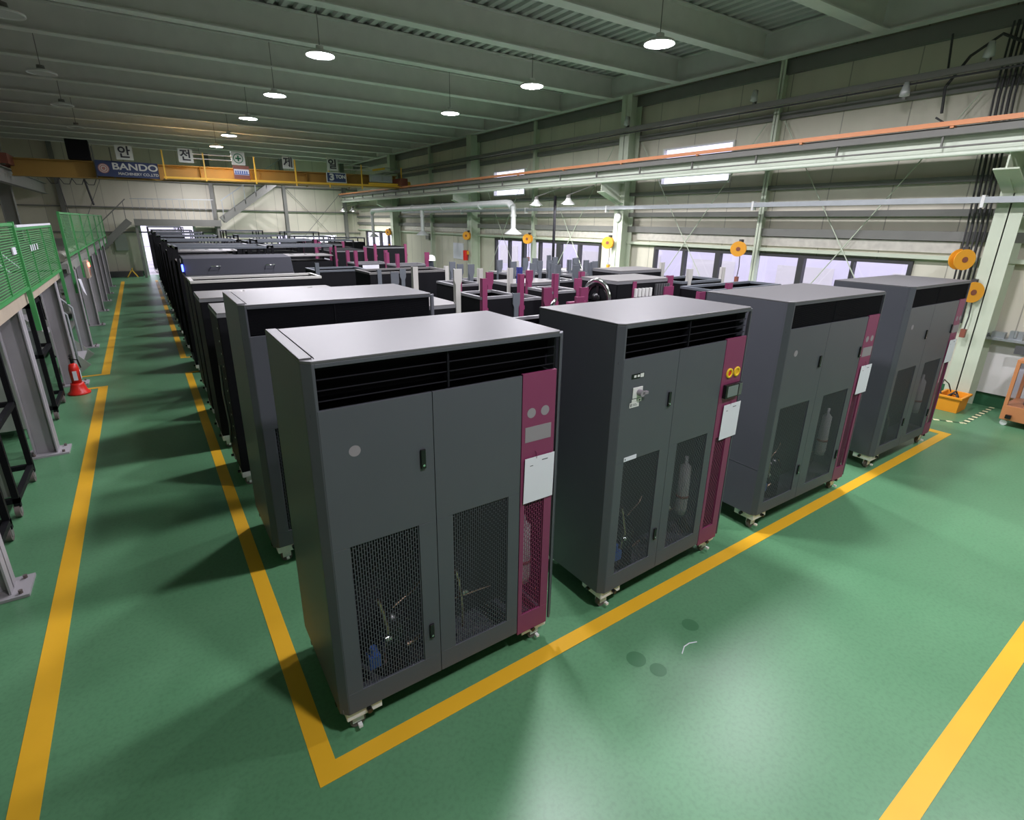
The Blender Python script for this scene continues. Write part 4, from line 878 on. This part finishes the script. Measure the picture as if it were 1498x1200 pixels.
tag(MB().box(XM - .26, XM - .255, 7.06, 7.22, 1.12, 1.4).build('notice_sheet', M['paper']), 'white sheet pinned beside a mezzanine post over the carts', 'paper')
for i, (y, x) in enumerate(((12.75, -2.2), (14.5, -2.1), (17.5, -2.2), (20.5, -2.2), (2.4, -2.3))):
    t = empty('storage_rack', (x, y, 0), 0, '%s dark storage rack under the mezzanine' % ('nearest of the far', 'second far', 'third far', 'farthest', 'frontmost')[i], 'rack', 'racks under the mezzanine')
    for xx in (-.5, .5):
        for yy in (0, 1.6): MB().box(xx, xx + .04, yy, yy + .04, 0, 1.5).build('upright', M['black'], t)
    for z in (.15, .75, 1.35): MB().box(-.5, .54, 0, 1.64, z, z + .03).build('shelf', M['girt'], t)
    MB().box(-.4, .4, .2, .9, .18, .6).box(-.3, .4, 1.0, 1.5, .78, 1.1).build('boxes', M['cabinet'], t)

# ------------------------------------------------------------------ ducts and small things along the right wall
du = empty('extraction_duct', (8.8, 0, 0), 0, 'bright spiral extraction duct with three hanging hoods', 'duct')
m = MB().tube([(0, 12.8, 2.98), (0, 12.95, 3.08), (0, 13.1, 3.09), (0, 23.6, 3.02), (0, 23.8, 3.0), (0, 23.9, 2.9)], .1, 14)
for y in (14.5, 17, 19.5, 22): m.cyl((0, y, 3.055), (0, y + .05, 3.055), .115, 14)
m.build('main_pipe', M['steelbright'], du)
for y, z0, z1 in ((12.75, 2.98, 2.42), (18.7, 3.0, 2.25), (23.9, 2.9, 2.05)):
    o = MB().cyl((0, y, z0 + .02), (0, y, z1), .07, 14).cyl((0, y, z0 - .2), (0, y, z0 - .26), .085, 14).build('drop_pipe', M['steelbright'], du)
    MB().lathe([(.07, .0), (.08, -.02), (.24, -.14), (.25, -.17), (.24, -.17), (.07, -.03)], (0, y, z1)).build('hood', M['steelbright'], o)
for y, lb, x in ((11.3, 'one just left of the black pole', 8.5), (10.05, 'nearest one in front of the column', 8.5), (25.6, 'far right one near the far wall corner', 8.5), (27.0, 'far left one near the far wall corner', 8.5)):
    t = empty('pendant_lamp', (x, y, 3.0), 0, 'white shaded pendant lamp, ' + lb, 'lamp')
    MB().lathe([(.03, .14), (.05, .13), (.08, .07), (.17, .0), (.165, -.01), (.07, .05), (.04, .1)]).build('shade', M['white'], t)
    MB().lathe([(0, -.01), (.11, -.005), (.12, .02)]).build('bulb', M['bulb'], t)
    MB().cyl((0, 0, .13), (0, 0, .2), .05, 10).cyl((0, 0, .2), (.8, 0, .45), .012, 6).build('socket', M['girt'], t)
tag(MB().cyl((8.55, 10.6, 0), (8.55, 10.6, 3.2), .035, 10).build('standpipe', M['black']), 'thin black upright pole in front of the middle window', 'pole')
for i, (y, z, lb) in enumerate(((17.0, 2.11, 'farther one on a column past the middle window'), (13.3, 2.11, 'one in front of the middle window'), (9.87, 2.12, 'one on the column between the windows'), (6.25, 2.13, 'one on the post in the nearest window'), (2.7, 2.14, 'upper one on the nearest column'), (2.5, 1.7, 'lower one on the nearest column'), (24.4, 2.08, 'farthest one past the spiral duct'))):
    t = empty('cord_reel', (9.72, y, z), 0, 'orange cord reel, ' + lb, 'cord reel', 'orange cord reels')
    rz_ = R(52 if y < 4 else 28); ax = Vector((math.cos(rz_), math.sin(rz_), 0))
    MB().cyl(-ax * .06, -ax * .045, .145, 28).cyl(ax * .045, ax * .06, .145, 28).cyl(-ax * .045, ax * .045, .085, 20).build('drum', M['reel'], t)
    MB().cyl(-ax * .066, -ax * .06, .04, 16).build('hub', M['brown'], t)
    MB().box(.03, .1, -.03, .03, -.05, .18).build('bracket', M['winddark'], t)
    if z > 2.1399: continue
    MB().tube([(0, -.05, -.1), (.01, -.06, -.35), (0, -.05, -.55)], .009, 6).build('cord', M['winddark'], t); MB().box(-.03, .03, -.08, -.02, -.65, -.53).build('plug', M['brown'] if i % 2 else M['reel'], t)
# cable bundle on the nearest column
m = MB()
for i in range(5):
    dy = .055 * i
    m.tube([(10.08, 2.72 + dy, 5.2), (10.08, 2.72 + dy, 4.3), (10.07, 2.66 + dy, 3.3), (10.07, 2.62 + dy, 2.6), (10.09, 2.6 + dy, 1.2)], .012 + .006 * (i % 2), 6)
m.tube([(10.05, 3.6, 5.2), (10.05, 3.55, 4.7)], .014, 6).tube([(10.0, 2.75, 4.9), (10.0, 3.0, 5.05), (9.98, 3.3, 4.85), (9.95, 3.5, 4.5), (9.9, 3.45, 4.15)], .02, 8).tube([(9.6, 3.4, 4.05), (9.5, 3.1, 3.85), (9.45, 2.8, 3.8), (9.5, 2.6, 3.95)], .014, 6)
tag(m.build('cable_bundle', M['winddark']), 'bundle of black cables running down beside the nearest column', 'cables')
for y, z, lb in ((9.5, 4.75, 'one on the column'), (6.35, 4.95, 'small one by the slim post'), (3.9, 4.35, 'hanging one left of the cable bundle'), (3.0, 4.8, 'round one on the upper tray')):
    t = empty('lamp_head', (9.68, y, 4.79 if z > 4.5 else 4.475), 0, 'small grey lamp head on the upper tray, ' + lb, 'lamp head')
    MB().lathe([(0, .12), (.03, .12), (.06, 0), (.065, -.06), (0, -.08)]).build('head', M['steelbright'], t); MB().box(.0, .07, -.02, .02, -.11, .12).build('arm', M['girt'], t)
tag(MB().lathe([(0, 0), (.12, 0), (.1, .03), (0, .04)], n=24, M=Matrix.Rotation(R(-90), 3, 'Y')).build('wall_clock', M['white'], loc=(9.8, 9.68, 2.72)), 'round white dial on the column between the windows', 'dial')
tag(MB().box(10.2, XR, 10.18, 10.32, 1.55, 1.72).build('fire_notice', M['paper']), 'small white notice with red print on the wall beside the middle window', 'notice')
tag(MB().cyl((9.71, 17.1, 1.25), (9.71, 17.1, 1.6), .09, 14).box(9.7, 9.82, 17.09, 17.11, 1.58, 1.6).build('fire_bucket', M['red']), 'red bucket hanging on the column under the farther reel', 'bucket')
tag(MB().box(XR - .03, XR, 18.2, 19.0, 1.2, 1.8).build('notice_board', M['paper']), 'pale notice board on the wall behind the white helmet', 'board')
for y, z, lb in ((21.0, 2.0, 'far'), ):
    tag(MB().box(XR - .12, XR, y, y + .3, 1.85, 2.1).build('junction_box', M['girt']), 'small grey box on the far right wall', 'box')

# right foreground corner
t = empty('leaning_board', (0, 0, 0), 0, 'large pale board leaning low against the right wall', 'board')
MB().prism([(10.19, .21), (10.205, .21), (10.25, 1.02), (10.235, 1.02)], 'y', .6, 2.46).build('board', M['white'], t)
t = empty('fitting_pile', (10.1, 2.1, .03), 0, 'clutter of galvanised boxes and brackets on a ledge over the pale board', 'fittings')
m = MB(); m.box(-.08, .14, -1.6, .35, 1.0, 1.03)
for i in range(9):
    y = .3 - i * .19; m.box(-.06 + .02 * (i % 3), .06, y - .15, y, 1.03, 1.08 + .035 * ((i * 7) % 3))
for i in range(5): m.cyl((-.02, .2 - i * .35, 1.06), (-.02, .2 - i * .35, 1.16), .02, 8)
m.build('fittings', M['steelgal'], t)
MB().box(-.1, -.08, -.75, -.2, .85, .97).build('socket_strip', M['coil'], t)
cx0, cy0 = 9.37, 2.17
t = empty('plastic_crate', (cx0, cy0, 0), R(0), 'orange plastic crate holding black hoses by the column foot', 'crate')
m = MB(); W, D, h = .41, .28, .24; tw = .012
def taper(x, y, z): k = .9 + .1 * z / h; return ((x - W / 2) * k + W / 2, (y - D / 2) * k + D / 2, z)
def tb(x0, x1, y0, y1, z0, z1):
    vs = [taper(x, y, z) for z in (z0, z1) for y in (y0, y1) for x in (x0, x1)]
    m.add(vs, [(0, 2, 3, 1), (4, 5, 7, 6), (0, 1, 5, 4), (2, 6, 7, 3), (0, 4, 6, 2), (1, 3, 7, 5)])
tb(0, W, 0, D, 0, tw); tb(0, tw, 0, D, tw, h); tb(W - tw, W, 0, D, tw, h); tb(tw, W - tw, 0, tw, tw, h); tb(tw, W - tw, D - tw, D, tw, h)
m.build('crate_shell', M['crate'], t, .004)
m = MB(); m.box(-.02, W + .02, -.02, .004, h - .03, h).box(-.02, W + .02, D - .004, D + .02, h - .03, h).box(-.02, .004, .004, D - .004, h - .03, h).box(W - .004, W + .02, .004, D - .004, h - .03, h).build('crate_rim', M['crate'], t, .003)
m = MB(); m.tube([(.05, .1, .06), (.15, .2, .2), (.3, .15, .26), (.42, .12, .12)], .012, 6).tube([(.1, .25, .1), (.05, .28, .35), (.2, .3, .42), (.38, .28, .33), (.42, .2, .12)], .009, 6).tube([(.08, .08, .1), (.2, .1, .23), (.36, .2, .2), (.4, .25, .1)], .014, 6)
tag(m.build('black_hoses', M['winddark']), 'black hoses curled inside the orange crate', 'hose'); bpy.data.objects['black_hoses'].location = (cx0, cy0, 0); bpy.data.objects['black_hoses'].rotation_euler = (0, 0, 0)
t = empty('display_cart', (9.34, .85, 0), 0, 'orange framed cart with clear front at the right picture edge', 'cart')
m = MB(); W, D = .6, .86; z0 = .09
m.box(0, W, 0, D, z0, z0 + .2).box(0, W, 0, D, .88, .92)
for xx in (0, W - .04):
    for yy in (0, D - .04): m.box(xx, xx + .04, yy, yy + .04, z0 + .2, .88)
m.build('frame', M['wood'], t, .003)
MB().box(.015, .019, .04, D - .04, z0 + .2, .88).box(.04, W - .04, D - .02, D - .016, z0 + .2, .88).build('clear_panel', M['glass'], t)
MB().lathe([(0, -.2), (.12, -.2), (.13, -.1), (.13, .05), (.08, .12), (0, .14)], (.25, .55, .52)).cyl((.25, .3, .35), (.25, .7, .35), .08, 14).build('machine_inside', M['coil'], t)
for cx, cy in ((.05, .05), (W - .05, .05), (.05, D - .05), (W - .05, D - .05)): MB().cyl((cx - .015, cy, .04), (cx + .015, cy, .04), .04, 14).box(cx - .01, cx + .01, cy - .01, cy + .01, .04, .1).build('caster_wheel', M['zinc'], t)
MB().box(-.04, 0, D - .12, D - .06, z0 + .03, z0 + .08).build('latch', M['blackgloss'], t)
tag(MB().box(10.25, XR, 1.2, 1.6, 1.15, 1.35).build('notice_sheet', M['white']), 'white sheet on the wall at the right picture edge', 'paper')

# ------------------------------------------------------------------ outside
nb = empty('neighbouring_building', (15.5, 0, 0), 0, 'pale neighbouring building seen through the long windows', 'building')
MB().box(0, 1, -10, 34, -.03, 2.9).build('wall', M['outwall'], nb)
m = MB()
for y in range(-8, 33, 3): m.box(-.02, 0, y, y + 1.6, .6, 1.5)
m.build('shutters', M['white'], nb)
tag(MB().box(-6, -5, 31, 62, 0, 5).box(-6, 14, 62, 63, 0, 4).build('outer_shed', M['outwall']), 'pale shed walls beyond the far doorway', 'building')

# ------------------------------------------------------------------ world, colour
w = bpy.data.worlds.new('world'); sc.world = w; w.use_nodes = True
bg = w.node_tree.nodes['Background']; bg.inputs[0].default_value = (.80, .78, .95, 1); bg.inputs[1].default_value = 1.15
sc.view_settings.view_transform = 'Standard'; sc.view_settings.look = 'None'; sc.view_settings.gamma = 1; sc.view_settings.exposure = 1.5
sc.view_settings.use_curve_mapping = False
